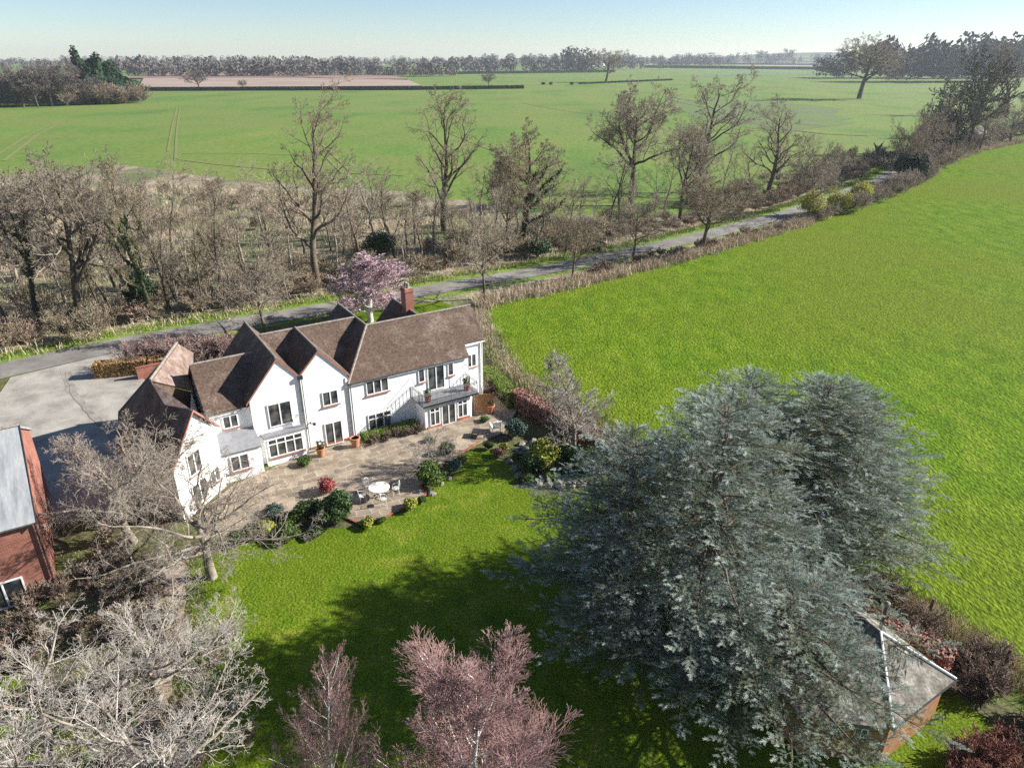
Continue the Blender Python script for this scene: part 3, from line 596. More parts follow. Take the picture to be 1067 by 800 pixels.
# plinth courses of brick
MB().box(.1, 3.4, -.05, -.003, .17, .34).build('plinth', 'brick', house); MB().box(3.7, 8.5, -.05, -.003, .17, .3).build('plinth', 'brick', house)
# sunroom and balcony
sr = MB().prism([(8.6, -1.7), (12.5, -1.7), (12.9, -1.35), (12.9, -.003), (8.6, -.003)], 0, 2.15).build('sunroom', 'render', house)
window(8.98, 9.82, .35, 1.85, -1.7, 2, transom=.35, sill=False, parent=sr); window(9.98, 11.18, .12, 1.82, -1.7, 2, sill=False, door=True, parent=sr); window(11.36, 12.22, .4, 1.88, -1.7, 2, transom=.35, sill=False, parent=sr)
MB().box(8.75, 9.9, -1.76, -1.703, .17, .34).build('plinth', 'brick', sr); MB().box(11.3, 12.45, -1.76, -1.703, .17, .36).build('plinth', 'brick', sr)
bal = MB().box(8.35, 13.1, -1.95, -.004, 2.16, 2.3).build('balcony', 'lead', house)
mb = MB()
for i in range(34):
    x = 8.4+i*.14; mb.box(x, x+.08, -2.02, -1.952, 2.1, 2.26)
mb.build('dentil_trim', 'dark', bal)
rl = [(8.4, -.05), (8.4, -1.9), (13.05, -1.9), (13.05, .6)]
mb = MB()
for a, b in zip(rl[:-1], rl[1:]):
    for z in (2.42, 3.2, 3.06): mb.tube([(*a, z), (*b, z)], .022, 5)
mb.build('handrail', 'grey', bal)
mb = MB()
for a, b in zip(rl[:-1], rl[1:]):
    L_ = math.dist(a, b); n = int(L_/.13)
    for i in range(n+1):
        t = i/n; x = a[0]+(b[0]-a[0])*t; y = a[1]+(b[1]-a[1])*t; mb.tube([(x, y, 2.3), (x, y, 3.2)], .03 if i % 9 == 0 else .011, 4)
        if i % 9 == 4: mb.tube([(x+.12*math.cos(q*PI/4)*(b[0]-a[0])/L_, y+.12*math.cos(q*PI/4)*(b[1]-a[1])/L_, 2.75+.12*math.sin(q*PI/4)) for q in range(9)], .011, 4)
mb.build('railing', 'grey', bal)
for a, b in (((8.4, -.02), (8.4, -1.9)),): MB().tube([(*a, 3.9), (8.4, -.9, 3.4), (*b, 3.2)], .02, 5).build('handrail', 'grey', bal)
MB().tube([(13.05, -.6, 2.3), (13.05, -.6, 3.9), (13.05, .7, 3.9)], .02, 5).build('handrail', 'grey', bal)
# little juliet balcony
mb = MB()
for i in range(9): mb.tube([(-.6+i*.08, -.35, 2.4), (-.6+i*.08, -.35, 3.35)], .012, 4)
mb.tube([(-.62, 0, 3.35), (-.62, -.35, 3.35), (.03, -.35, 3.35), (.03, 0, 3.35)], .02, 4); mb.build('juliet_railing', 'grey', house)
# gutters and downpipes
def pipe(pts, r=.045, name='downpipe', m='grey'): return MB().tube(pts, r, 6).build(name, m, house)
pipe([(.1, -.1, 5.9), (.1, -.1, .17)]); pipe([(.24, -.08, 5.9), (.24, -.08, .17)], .035); MB().box(-.02, .32, -.24, -.06, 5.82, 6.08).build('hopper', 'dark', house)
pipe([(3.62, -.1, 4.5), (3.62, -.1, .17)]); pipe([(3.48, -.1, 5.2), (3.48, -.1, .17)], .035); pipe([(15.0, .72, 5.2), (15.0, .72, .0)], .05, m='whitep'); pipe([(13.45, .72, 5.2), (13.45, .72, 2.3)], .04, m='whitep')
pipe([(3.5, -.2, 4.58), (13.4, -.2, 4.58)], .06, 'gutter', 'dark'); pipe([(-6.1, .12, 4.5), (-3.5, .12, 4.5)], .06, 'gutter', 'grey'); pipe([(13.4, .6, 5.25), (15.2, .6, 5.25)], .055, 'gutter', 'whitep')
MB().box(.42, .5, -.25, -.003, 2.3, 2.36).box(.55, .75, -.38, -.2, 2.2, 2.36).build('wall_lamp', 'dark', house)
# orange timber screen beside the sunroom
scr = tag(empty('wooden_screen', (-3.25, 50.2, .17), R(2)), 'orange timber screen panel standing beside the sunroom', 'screen')
mb = MB()
for i in range(12): mb.box(i*.145, i*.145+.135, 0, .03, .05, 1.75)
mb.build('boards', 'wood', scr); MB().box(0, 1.74, .03, .07, .3, .4).build('rail', 'wood', scr); MB().box(0, 1.74, .03, .07, 1.4, 1.5).build('rail', 'wood', scr); MB().box(-.07, -.002, -.02, .08, 0, 1.85).build('post', 'wood', scr); MB().box(1.742, 1.81, -.02, .08, 0, 1.85).build('post', 'wood', scr)
# ================================================================== BRICK BUILDING (left edge)
def uvof(x, y): dx = x-HO[0]; dy = y-HO[1]; return (dx*math.cos(HA)+dy*math.sin(HA), -dx*math.sin(HA)+dy*math.cos(HA))
bb = (-24.2, 29.7)
bk = tag(empty('brick_outbuilding', (*bb, 0), HA), 'red brick outbuilding with a pale slate roof at the left edge', 'building')
mb = MB(); gable_wall(mb, -12, 0, 0, 11.2, (4.75, 4.75), 7.4, 'u'); mb.build('wall', 'brickwall', bk)
rf = roofpart([[(-12.2, -.3, 4.72), (.12, -.3, 4.72), (.12, 5.6, 7.55), (-12.2, 5.6, 7.55)], [(-12.2, 5.6, 7.55), (.12, 5.6, 7.55), (.12, 11.5, 4.72), (-12.2, 11.5, 4.72)]], m='slate', parent=bk)
MB().tube([(-12.2, 5.6, 7.6), (.12, 5.6, 7.6)], .1, 6).build('ridge_tiles', 'ridge', rf)
for w_ in ((-3.6, -2.0, 2.2, 3.5), (-3.0, -1.2, .1, 1.7)): window(w_[0], w_[1], w_[2], w_[3], 0, 2, parent=bk, sill=False)
mb = MB()
for z in (.05,): mb.add([(.13, -.32, 4.55), (.17, -.32, 4.55), (.17, 5.6, 7.42), (.13, 5.6, 7.42), (.13, -.32, 4.72), (.17, -.32, 4.72), (.17, 5.6, 7.6), (.13, 5.6, 7.6)], [(3, 2, 1, 0), (4, 5, 6, 7), (0, 1, 5, 4), (1, 2, 6, 5), (2, 3, 7, 6), (3, 0, 4, 7)])
mb.build('bargeboard', 'dark', bk)
MB().tube([(.05, -.1, 4.6), (.05, -.1, 0)], .05, 6).build('downpipe', 'dark', bk)
# ================================================================== TIMBER CABIN (bottom right)
cb_ = tag(empty('timber_cabin', (14.8, 19.5, 0)), 'orange timber cabin with hipped shingle roof beside the big cedar', 'cabin')
def cl(p): return (p[0]-14.8, p[1]-19.5)+tuple(p[2:])
f0, r0_, l0, l1, r1_ = (14.72, 19.35), (18.5, 21.75), (11.4, 19.9), (9.9, 24.2), (16.6, 25.6)
A1 = (15.45, 22.7, 4.05); A2 = (14.3, 25.2, 4.05); B2 = (11.2, 27.5); B3 = (15.4, 28)
polys = [[A1, (*f0, 2.4), (*r0_, 2.4)], [A1, A2, (*l1, 2.4), (*l0, 2.4), (*f0, 2.4)]]
rr3 = roofpart([[cl(p) for p in polys[0]]], m='felt', parent=cb_, th=.1)
roofpart([[cl(A1), cl((*f0, 2.4)), cl((*l0, 2.4))], [cl(A1), cl((*l0, 2.4)), cl((*l1, 2.4)), cl(A2)], [cl(A1), cl(A2), cl((*B3, 2.4)), cl((*r0_, 2.4))], [cl(A2), cl((*l1, 2.4)), cl((*B2, 2.4)), cl((*B3, 2.4))]], m='felt', parent=cb_, th=.1)
for a, b in ((A1, (*f0, 2.4)), (A1, (*r0_, 2.4)), (A1, A2)):
    MB().tube([tuple(Vector(cl(a))+Vector((0, 0, .04))), tuple(Vector(cl(b))+Vector((0, 0, .04)))], .055, 6).build('hip_capping', 'ridge' if b is A2 else 'whitep', rr3)
ins = [(14.8, 19.62), (18.15, 21.8), (15.2, 27.6), (11.4, 27.2), (10.2, 24.2), (11.7, 20.15)]
mb = MB()
for k in range(14): mb.prism([cl(p) for p in ins], .02+k*.165, .02+k*.165+.155)
mb.prism([cl((p[0]*.99+.14, p[1]*.99+.23)) for p in ins], 0, 2.3)
mb.build('board_wall', 'cabinwood', cb_)
d = Vector((ins[5][0]-ins[0][0], ins[5][1]-ins[0][1])); an = math.atan2(-d.y, -d.x)
for t in (.22, .5):
    p = cl((ins[0][0]+d.x*(t+.18), ins[0][1]+d.y*(t+.18))); f = window(0, .5, 1.45, 1.95, 0, 2, rot=an, parent=cb_, sill=False, fr=.04); f.location = (p[0], p[1], 1.45)
MB().lathe([(.07, 0), (.07, 1.7)], cl((16.0, 23.6, 3.0)), 10).build('flue', 'dark', cb_)
MB().lathe([(.12, 0), (.13, .14), (.05, .2)], cl((16.0, 23.6, 4.7)), 10).build('flue_cowl', 'ridge', cb_)
mb = MB(); mb.tube([cl((14.72, 19.36, 2.3)), cl((18.5, 21.75, 2.3))], .05, 6); mb.build('gutter', 'dark', cb_)
# ================================================================== GARDEN FURNITURE
tb = tag(empty('patio_table', (*G(396, 520), .17)), 'round cream metal garden table standing on the patio edge', 'table')
MB().lathe([(.02, 0), (.66, 0), (.68, .02), (.66, .045), (.02, .045)], (0, 0, .72), 28).build('tabletop', 'wicker', tb)
MB().lathe([(.06, .12), (.04, .72)], (0, 0, 0), 8).build('pedestal', 'wicker', tb)
for k in range(4):
    a = k*PI/2+.4; MB().tube([(0, 0, .2), (.25*math.cos(a), .25*math.sin(a), .16), (.42*math.cos(a), .42*math.sin(a), .02)], .03, 5).build('foot', 'wicker', tb)
def chair(m):
    o = empty('garden_chair', (0, 0, 0)); mb = MB()
    MB().lathe([(.02, 0), (.22, 0), (.235, .015), (.22, .03), (.02, .03)], (0, 0, .43), 14).build('seat', m, o)
    for sx, sy in ((-1, -1), (1, -1), (-1, 1), (1, 1)): MB().tube([(sx*.17, sy*.17, .43), (sx*.22, sy*.22, 0)], .016, 5).build('leg', m, o)
    mb = MB(); mb.tube([(-.2, .2, .44), (-.22, .26, .8), (-.12, .28, .93), (0, .29, .97), (.12, .28, .93), (.22, .26, .8), (.2, .2, .44)], .018, 5)
    for x in (-.13, -.065, 0, .065, .13): mb.tube([(x, .2, .44), (x*1.1, .275, .92)], .01, 4)
    mb.tube([(-.21, .24, .66), (.21, .24, .66)], .01, 4); mb.build('backrest', m, o)
    for s in (-1, 1): MB().tube([(s*.21, .235, .68), (s*.25, .05, .66), (s*.22, -.15, .62), (s*.2, -.16, .44)], .014, 5).build('armrest', m, o)
    return o
cx, cy = G(396, 520)
c0 = chair('wicker')
for i, (a, r, lb) in enumerate(((2.5, 1.0, 'cream metal chair nearest the house behind the round table'), (3.6, 1.12, 'cream metal chair on the left of the round patio table'), (.35, 1.05, 'cream metal chair on the right of the round patio table'), (5.1, .95, 'cream metal chair tucked on the lawn side of the round table'))):
    o = c0 if i == 0 else copy_tree(c0)
    o.location = (cx+r*math.cos(a), cy+r*math.sin(a), .17); o.rotation_euler = (0, 0, a-PI/2); tag(o, lb, 'chair', 'metal chairs round the patio table')
lc = tag(empty('lounge_chair', (*G(516, 451), .17), R(200)), 'pale slatted wooden garden seat near the dark low table', 'chair')
for k in range(6): MB().box(-.3+k*.1, -.23+k*.1, -.4, .3, .36, .39).build('seat_slat', 'whitep', lc)
mb = MB()
for k in range(6): mb.add([(-.3+k*.105, .3, .38), (-.225+k*.105, .3, .38), (-.225+k*.105, .58, 1.05), (-.3+k*.105, .58, 1.05), (-.3+k*.105, .33, .37), (-.225+k*.105, .33, .37), (-.225+k*.105, .61, 1.04), (-.3+k*.105, .61, 1.04)], [(0, 1, 2, 3), (7, 6, 5, 4), (0, 4, 5, 1), (1, 5, 6, 2), (2, 6, 7, 3), (3, 7, 4, 0)])
mb.box(-.34, .34, .55, .6, 1.02, 1.08); mb.build('backrest', 'whitep', lc)
for sx in (-1, 1):
    for sy in (-.36, .3): MB().box(sx*.3-.03, sx*.3+.03, sy-.03, sy+.03, 0, .36 if sy > 0 else .6).build('leg', 'whitep', lc)
    MB().box(sx*.3-.04, sx*.3+.04, -.4, .36, .602, .63).build('armrest', 'whitep', lc)
lt = tag(empty('low_table', (*G(499, 456), .17), R(-8)), 'low dark square garden table on the sunny terrace', 'table')
MB().box(-.5, .5, -.38, .38, .36, .41).build('tabletop', 'dark', lt)
for sx in (-1, 1):
    for sy in (-1, 1): MB().box(sx*.45-.03, sx*.45+.03, sy*.33-.03, sy*.33+.03, 0, .36).build('leg', 'dark', lt)
# pots
def leafball(r, n, size, zs=1.0, lump=.2, seed=0, base=0, shell=.35):
    if lump == .25: return leaflobes(r, n, size, zs, seed, base)
    r_ = np.random.default_rng(seed); u = r_.normal(size=(n, 3)); u /= np.linalg.norm(u, axis=1, keepdims=True)
    k = r_.normal(size=(5, 3))*2.2; ph = r_.uniform(0, 6, 5)
    f = 1+lump*np.sin(u@k.T+ph).sum(1)/2.2
    q = (1-shell*r_.uniform(0, 1, n)**2)
    P = u*(f*q)[:, None]*r; P[:, 2] = P[:, 2]*zs+r*zs+base
    P[:, 2] = np.maximum(P[:, 2], .02+r_.uniform(0, .1, n))
    N = u+r_.normal(size=(n, 3))*.5; N /= np.linalg.norm(N, axis=1, keepdims=True)
    return leaves(P, N, size, .65)
def leaflobes(r, n, size, zs, seed, base):
    r_ = np.random.default_rng(seed); K = 11; c = r_.normal(size=(K, 3)); c /= np.linalg.norm(c, axis=1, keepdims=True); c *= r_.uniform(.35, .68, K)[:, None]; c[:, 2] = np.abs(c[:, 2])*.9-.1; c[0] = 0
    cr_ = r_.uniform(.28, .5, K); cr_[0] = .62; w = cr_**2; k = r_.choice(K, n, p=w/w.sum())
    u = r_.normal(size=(n, 3)); u /= np.linalg.norm(u, axis=1, keepdims=True)
    P = c[k]+u*(cr_[k]*(1-.3*r_.uniform(0, 1, n)**2)*(1+.12*r_.normal(size=n)))[:, None]; P *= r; P[:, 2] = P[:, 2]*zs+r*zs*.8+base
    P[:, 2] = np.maximum(P[:, 2], .02+r_.uniform(0, .1, n)); N = u+r_.normal(size=(n, 3))*.6; N /= np.linalg.norm(N, axis=1, keepdims=True)
    return leaves(P, N, size, .65)
def pot(x, y, z, m, s, label, plant=None, group=None):
    o = tag(empty('plant_pot', (x, y, z)), label, 'plant pot', group)
    MB().lathe([(.17*s, 0), (.2*s, .03*s), (.27*s, .5*s), (.31*s, .52*s), (.31*s, .58*s), (.25*s, .585*s), (.24*s, .5*s)], (0, 0, 0), 16).build('pot', m, o)
    MB().lathe([(.02, 0), (.24*s, 0)], (0, 0, .52*s), 12).build('soil', 'earth', o)
    if plant: link('foliage', npmesh('foliage', *leafball(.28*s, 160, .07, 1.1, seed=int(s*10), base=.5*s)), M[plant], o)
    return o
pot(*G(335, 477), .17, 'terra', 1.1, 'terracotta pot beside the brick plinth left of the french door', 'leafdark')
pot(*G(371, 467), .17, 'terra', 1.25, 'larger terracotta pot right of the french door by the box hedge')
pot(*G(511, 432), .17, 'terra', 1.2, 'terracotta pot in front of the orange timber screen', 'leaf')
for (u_, v_), lb in (((9.0, -1.5), 'red pot with green plant on the left end of the balcony'), ((12.5, -1.2), 'red pot with green plant on the right end of the balcony')):
    pot(*hx(u_, v_), 2.3, 'redpot', .95, lb, 'leaf', 'red pots on the balcony')
# ================================================================== SHRUBS, HEDGES
def shrub(name, label, x, y, r, n, size, m, zs=.9, seed=1, cat='shrub', group=None, z=.05, stem=True, lump=.25):
    o = tag(empty(name, (x, y, z)), label, cat, group)
    link('foliage', npmesh('foliage', *leafball(r, n, size, zs, seed=seed, lump=lump)), M[m], o)
    if stem:
        mb = MB()
        for k in range(5):
            a = k*1.257+seed; mb.tube([(0, 0, -.02), (.3*r*math.cos(a), .3*r*math.sin(a), r*zs*.6), (.55*r*math.cos(a), .55*r*math.sin(a), r*zs*1.3)], [.04*r+.01, .03*r, .01], 5)
        mb.build('stems', 'bark_brown', o)
    return o
SH = [((465, 474), .62, 2600, .06, 'leaf', .95, 'clipped round green bush beside the upper terrace'),
 ((447, 505), 1.15, 5200, .08, 'leaf', .85, 'large rounded green shrub between the two patio levels'),
 ((472, 492), .8, 2200, .07, 'leafblue', .8, 'grey green shrub leaning over the lawn edge'),
 ((352, 546), 1.35, 6000, .085, 'leafdark', .9, 'big glossy green shrub left of the lower patio corner'),
 ((384, 549), .55, 1500, .06, 'leafgold', .7, 'small yellow green shrub on the lower patio corner'),
 ((428, 531), .6, 1500, .06, 'leafgold', .75, 'small golden shrub at the right of the lower patio'),
 ((341, 515), .8, 1600, .07, 'leafred', .8, 'crimson leaved shrub left of the lower patio'),
 ((567, 487), 1.35, 6500, .09, 'leafgold', .85, 'large yellow topped dwarf conifer in the rock garden'),
 ((556, 492), 1.1, 3500, .09, 'leafdark', .8, 'dark green conifer at the foot of the yellow topped one'),
 ((538, 455), .9, 2600, .08, 'leafblue', .9, 'blue green shrub in front of the red hedge'),
 ((604, 494), 1.1, 3600, .09, 'holly', 1.0, 'dark leafed bush at the base of the bare tree'),
 ((550, 502), .7, 1600, .07, 'leafdark', .4, 'low green mound among the garden rocks'),
 ((519, 476), .5, 1200, .06, 'beech', .7, 'small russet shrub at the top of the lawn'),
 ((509, 469), .45, 1100, .06, 'leafdark', .8, 'small green shrub by the terrace corner'),
 ((525, 470), .45, 900, .06, 'leafgold', .8, 'small yellow green tuft by the terrace corner'),
 ((300, 562), 1.0, 3200, .08, 'leaf', .6, 'spreading green shrub in the bed under the wall'),
 ((276, 556), .9, 2200, .08, 'leafgold', .55, 'pale green strappy plant beside the lawn corner'),
 ((322, 541), 1.1, 2600, .08, 'leafdark', .7, 'dark shrub tucked behind the pale strappy plant'),
 ((246, 566), .8, 1500, .08, 'leafdark', .5, 'low dark plant in the left bed'),
 ((505, 441), .45, 900, .05, 'leaf', .7, 'small green shrub below the sunroom corner'),
 ((447, 462), .4, 800, .05, 'leaf', .7, 'small green shrub at the left sunroom corner'),
 ((318, 486), .6, 1400, .06, 'leaf', .7, 'green shrub below the bay window'),
 ((505, 427), .4, 600, .05, 'leafdark', .7, 'dark little shrub against the timber screen'),
 ((540, 478), .5, 900, .06, 'leafdark', .5, 'low green cushion beside the pond'),
 ((580, 497), .7, 1300, .07, 'leafblue', .4, 'low silvery mound on the rock edge'),
 ((262, 560), .7, 1300, .07, 'leafdark', .6, 'low dark shrub between the strappy plant and lawn corner'),
 ((306, 548), .8, 1500, .07, 'leaf', .6, 'mid green shrub behind the spreading one in the left bed'),
 ((330, 560), .6, 1200, .06, 'leafdark', .6, 'small dark mound at the lawn edge left of the patio'),
 ((286, 540), .8, 1500, .07, 'leafblue', .6, 'grey green mound at the back of the left bed'),
 ((480, 484), .5, 1000, .06, 'leafdark', .7, 'small dark bush at the top of the lawn lobe'),
 ((460, 500), .6, 1200, .06, 'leaf', .6, 'low green plant under the little leaning tree'),
 ((440, 524), .4, 700, .05, 'leafdark', .6, 'tiny dark plant among the stones right of the patio'),
 ((398, 545), .35, 600, .05, 'leaf', .5, 'tiny green plant on the lawn side of the patio edge'),
 ((574, 500), .8, 1500, .07, 'leaf', .5, 'bright green mound before the yellow topped conifer'),
 ((590, 480), 1.0, 2200, .08, 'leafdark', .8, 'dark shrub behind the yellow topped conifer'),
 ((548, 480), .5, 1000, .06, 'leaf', .5, 'bright green cushion on the pond bank'),
 ((620, 488), 1.2, 3400, .09, 'leafdark', .8, 'deep green bush under the cedar edge')]
for i, (p, r, n, sz, m, zs, lb) in enumerate(SH):
    shrub('garden_shrub', lb, *G(*p), r, n, sz, m, zs, seed=i+3, z=.1)
def hedge(name, label, a, b, w, h, m, n, size, z=.08, core=None, cat='hedge'):
    a = Vector(a); b = Vector(b); d = (b-a); L_ = d.length; an = math.atan2(d.y, d.x); o = tag(empty(name, (a.x, a.y, z), an), label, cat)
    P = []; N = []
    r_ = rng
    ar = [L_*w, L_*h, L_*h, w*h, w*h]; tot = sum(ar)
    for k, A in enumerate(ar):
        q = int(n*A/tot); x = r_.uniform(0, L_, q); y = r_.uniform(-w/2, w/2, q); zz = r_.uniform(0, h, q); nn = np.zeros((q, 3))
        if k == 0: zz[:] = h; nn[:, 2] = 1
        if k == 1: y[:] = -w/2; nn[:, 1] = -1
        if k == 2: y[:] = w/2; nn[:, 1] = 1
        if k == 3: x[:] = 0; nn[:, 0] = -1
        if k == 4: x[:] = L_; nn[:, 0] = 1
        P.append(np.stack([x, y, zz], 1)-nn*r_.uniform(-.05, .12, q)[:, None]); nn = nn+r_.normal(size=(q, 3))*.45; N.append(nn/np.linalg.norm(nn, axis=1, keepdims=True))
    link('foliage', npmesh('foliage', *leaves(np.concatenate(P), np.concatenate(N), size, .7)), M[m], o)
    MB().box(.08, L_-.08, -w/2+.08, w/2-.08, 0, h-.08).build('branches', core or 'bark_dark', o); return o
hedge('beech_hedge', 'russet beech hedge clipped square along the fence by the pond', (.3, 51.9), (7.9, 41.9), 1.0, 1.5, 'beech', 12000, .075)
hedge('green_hedge', 'low bright green clipped hedge beside the right end of the house', G(508, 383, 1.2), G(537, 413, 1.2), 1.2, 1.2, 'boxhedge', 9000, .06)
p_, q_ = hx(3.9, -.75), hx(8.2, -.8)
hedge('box_hedge', 'low dark box hedge running under the ground floor window', p_, q_, .9, .5, 'boxhedge', 4000, .05, z=.17)
hedge('beech_hedge', 'golden beech hedge between driveway and garden', (-36.9, 57.6), (-32.8, 58.6), 1.1, 1.3, 'weave', 7000, .07, z=.1)
hedge('beech_hedge', 'shaded russet hedge behind the driveway hedge', (-32.6, 58.8), (-29.2, 59.8), 1.1, 1.2, 'weave', 5000, .07, z=.1)
hedge('beech_hedge', 'russet hedge behind the timber cabin roof', (13.4, 30.2), (19.2, 23.2), .9, 2.2, 'beech', 12000, .08)
hedge('beech_hedge', 'orange hedge stub at the left edge beside the driveway', (-47.5, 55.2), (-45.2, 56.6), .9, 1.2, 'weave', 2500, .07)
# garden wall and gate posts near the drive
gw = tag(MB().box(-1.6, 1.6, -.12, .12, 0, 1.1).box(-1.65, 1.65, -.16, .16, 1.1, 1.18).build('garden_wall', 'brickwall', None, (*G(165, 392), .05)), 'short red brick garden wall behind the left gabled wing', 'wall'); gw.rotation_euler = (0, 0, HA)
# rocks round the pond
rk = []
for k, (px, py, s) in enumerate((a_, b_, c_*.62) for a_, b_, c_ in [(536, 490, .45), (541, 497, .5), (549, 501, .55), (560, 505, .6), (572, 507, .5), (583, 507, .6), (595, 507, .55), (606, 505, .6), (548, 470, .5), (556, 462, .55), (566, 460, .5), (530, 482, .4), (575, 499, .4), (590, 499, .45), (543, 464, .45), (437, 515, .35), (450, 516, .4), (459, 505, .35), (468, 500, .35)]):
    rd = random.Random(k); mb = MB(); n = 9; ring = []
    V = []; F = []
    for j, zz in enumerate((0, .35, .7, .95)):
        for i in range(n): q = s*(1-.22*j*zz)*rd.uniform(.8, 1.15); V.append((q*1.3*math.cos(i*2*PI/n), q*math.sin(i*2*PI/n), zz*s*rd.uniform(.8, 1.05)))
    for j in range(3):
        for i in range(n): F.append((j*n+i, j*n+(i+1) % n, (j+1)*n+(i+1) % n, (j+1)*n+i))
    F.append(tuple(3*n+i for i in range(n))); mb.add(V, F)
    o = mb.build('garden_rock', 'stone', None, (*G(px, py), .08)); o.rotation_euler = (0, 0, rd.random()*6)
    tag(o, 'rough grey stone edging the lawn by the rock garden' if k < 15 else 'small rough stone beside the lower patio shrubs', 'rock', 'stones edging the rock garden' if k < 15 else 'stones by the lower patio')
# post and wire fence beside the pasture
FP = [(-2.6, 70.5), (-2.1, 67.2), (-1.5, 64), (-.9, 60.8), (.3, 57.6), (2.2, 54.4), (4.2, 51.4), (6.3, 48.4), (8.4, 45.4), (10.5, 42.4), (12.7, 39.5), (15, 36.7)]
fe = tag(empty('wire_fence', (*FP[0], .08)), 'weathered post and wire fence along the edge of the bright pasture', 'fence')
for p in FP: MB().tube([(p[0]-FP[0][0], p[1]-FP[0][1], -.1), (p[0]-FP[0][0]+rng.uniform(-.05, .05), p[1]-FP[0][1], 1.25)], .06, 6).build('post', 'postwood', fe)
for z in (.4, .75, 1.1): MB().tube([(p[0]-FP[0][0], p[1]-FP[0][1], z) for p in FP], .006, 3).build('wire', 'grey', fe)
FP = [(20.9, 27.5), (22.6, 24.2), (23.6, 22.2), (24.6, 19.8), (25.8, 17)]
fe = tag(empty('wire_fence', (*FP[0], .08)), 'post and mesh fence at the lower right beside the brambles', 'fence')
for p in FP: MB().tube([(p[0]-FP[0][0], p[1]-FP[0][1], -.1), (p[0]-FP[0][0], p[1]-FP[0][1], 1.5)], .07, 6).build('post', 'darkwood', fe)
for z in (.35, .7, 1.05, 1.4): MB().tube([(p[0]-FP[0][0], p[1]-FP[0][1], z) for p in FP], .008, 3).build('wire', 'grey', fe)

# ================================================================== TREES
_rad = {}
def crown_r(key):
    if key not in _rad:
        me = PROTO[key][1]; a = np.empty(len(me.vertices)*3, np.float32); me.vertices.foreach_get('co', a); a = a.reshape(-1, 3)
        _rad[key] = float(np.percentile(np.hypot(a[:, 0]-a[:, 0].mean(), a[:, 1]-a[:, 1].mean()), 94))
    return _rad[key]
proto('oak', 'oak', 11, .018, H=18, r0=.5, L0f=.62, mats=('bark_dark', 'twig_grey'))
proto('oak_b', 'oak', 27, .018, H=18, r0=.5, L0f=.62, mats=('bark_dark', 'twig_grey'))
proto('tall', 'ash', 5, .016, H=22, r0=.5, L0f=.9, mats=('bark_brown', 'twig_brown'), density=.78, lean=(.02, .03))
proto('tall_b', 'ash', 18, .018, H=22, r0=.48, L0f=.9, mats=('bark_dark', 'twig_brown'), density=.8, lean=(-.05, .05))
proto('tall_c', 'ash', 33, .018, H=22, r0=.46, L0f=.9, mats=('bark_dark', 'twig_grey'), density=.85)
proto('ivyash', 'ash', 41, .016, H=18, r0=.4, L0f=.85, mats=('bark_dark', 'twig_tan'), ivy=.6)
proto('ivyoak', 'oak', 52, .018, H=16, r0=.45, L0f=.6, mats=('bark_dark', 'twig_grey'), ivy=.75)
proto('round', 'round', 3, .014, H=10, r0=.22, L0f=.62, mats=('bark_brown', 'twig_grey'))
proto('round_b', 'round', 9, .014, H=10, r0=.22, L0f=.62, mats=('bark_brown', 'twig_brown'))
proto('sap', 'sapling', 4, .014, H=12, r0=.13, L0f=.9, mats=('bark_brown', 'twig_tan'))
proto('sap_b', 'sapling', 14, .014, H=12, r0=.13, L0f=.9, mats=('bark_brown', 'twig_grey'))
proto('sap_c', 'sapling', 24, .014, H=12, r0=.12, L0f=.9, mats=('bark_pale', 'twig_grey'))
proto('bush', 'bushy', 6, .018, H=3.5, r0=.08, L0f=.3, mats=('bark_brown', 'twig_brown'), split=1)
proto('farround', 'round', 21, .05, H=15, r0=.4, L0f=.6, mats=('bark_dark', 'twig_far'), density=.75)
def T(key, px, py, top, hw, name, label, cat='tree', group=None, rz=None, mats=None, xy=None, z=.05):
    x, y = xy or G(px, py); h = HGT(x, y, top); d = math.hypot(y*math.cos(PITCH)-(h*.6-CAMH)*math.sin(PITCH), 0)
    Rw = hw*d/FPX; H = PROTO[key][3]; wid = Rw/(crown_r(key)*h/H)
    return put(key, x, y, h, name, label, cat, group, wid, rz, z, mats)
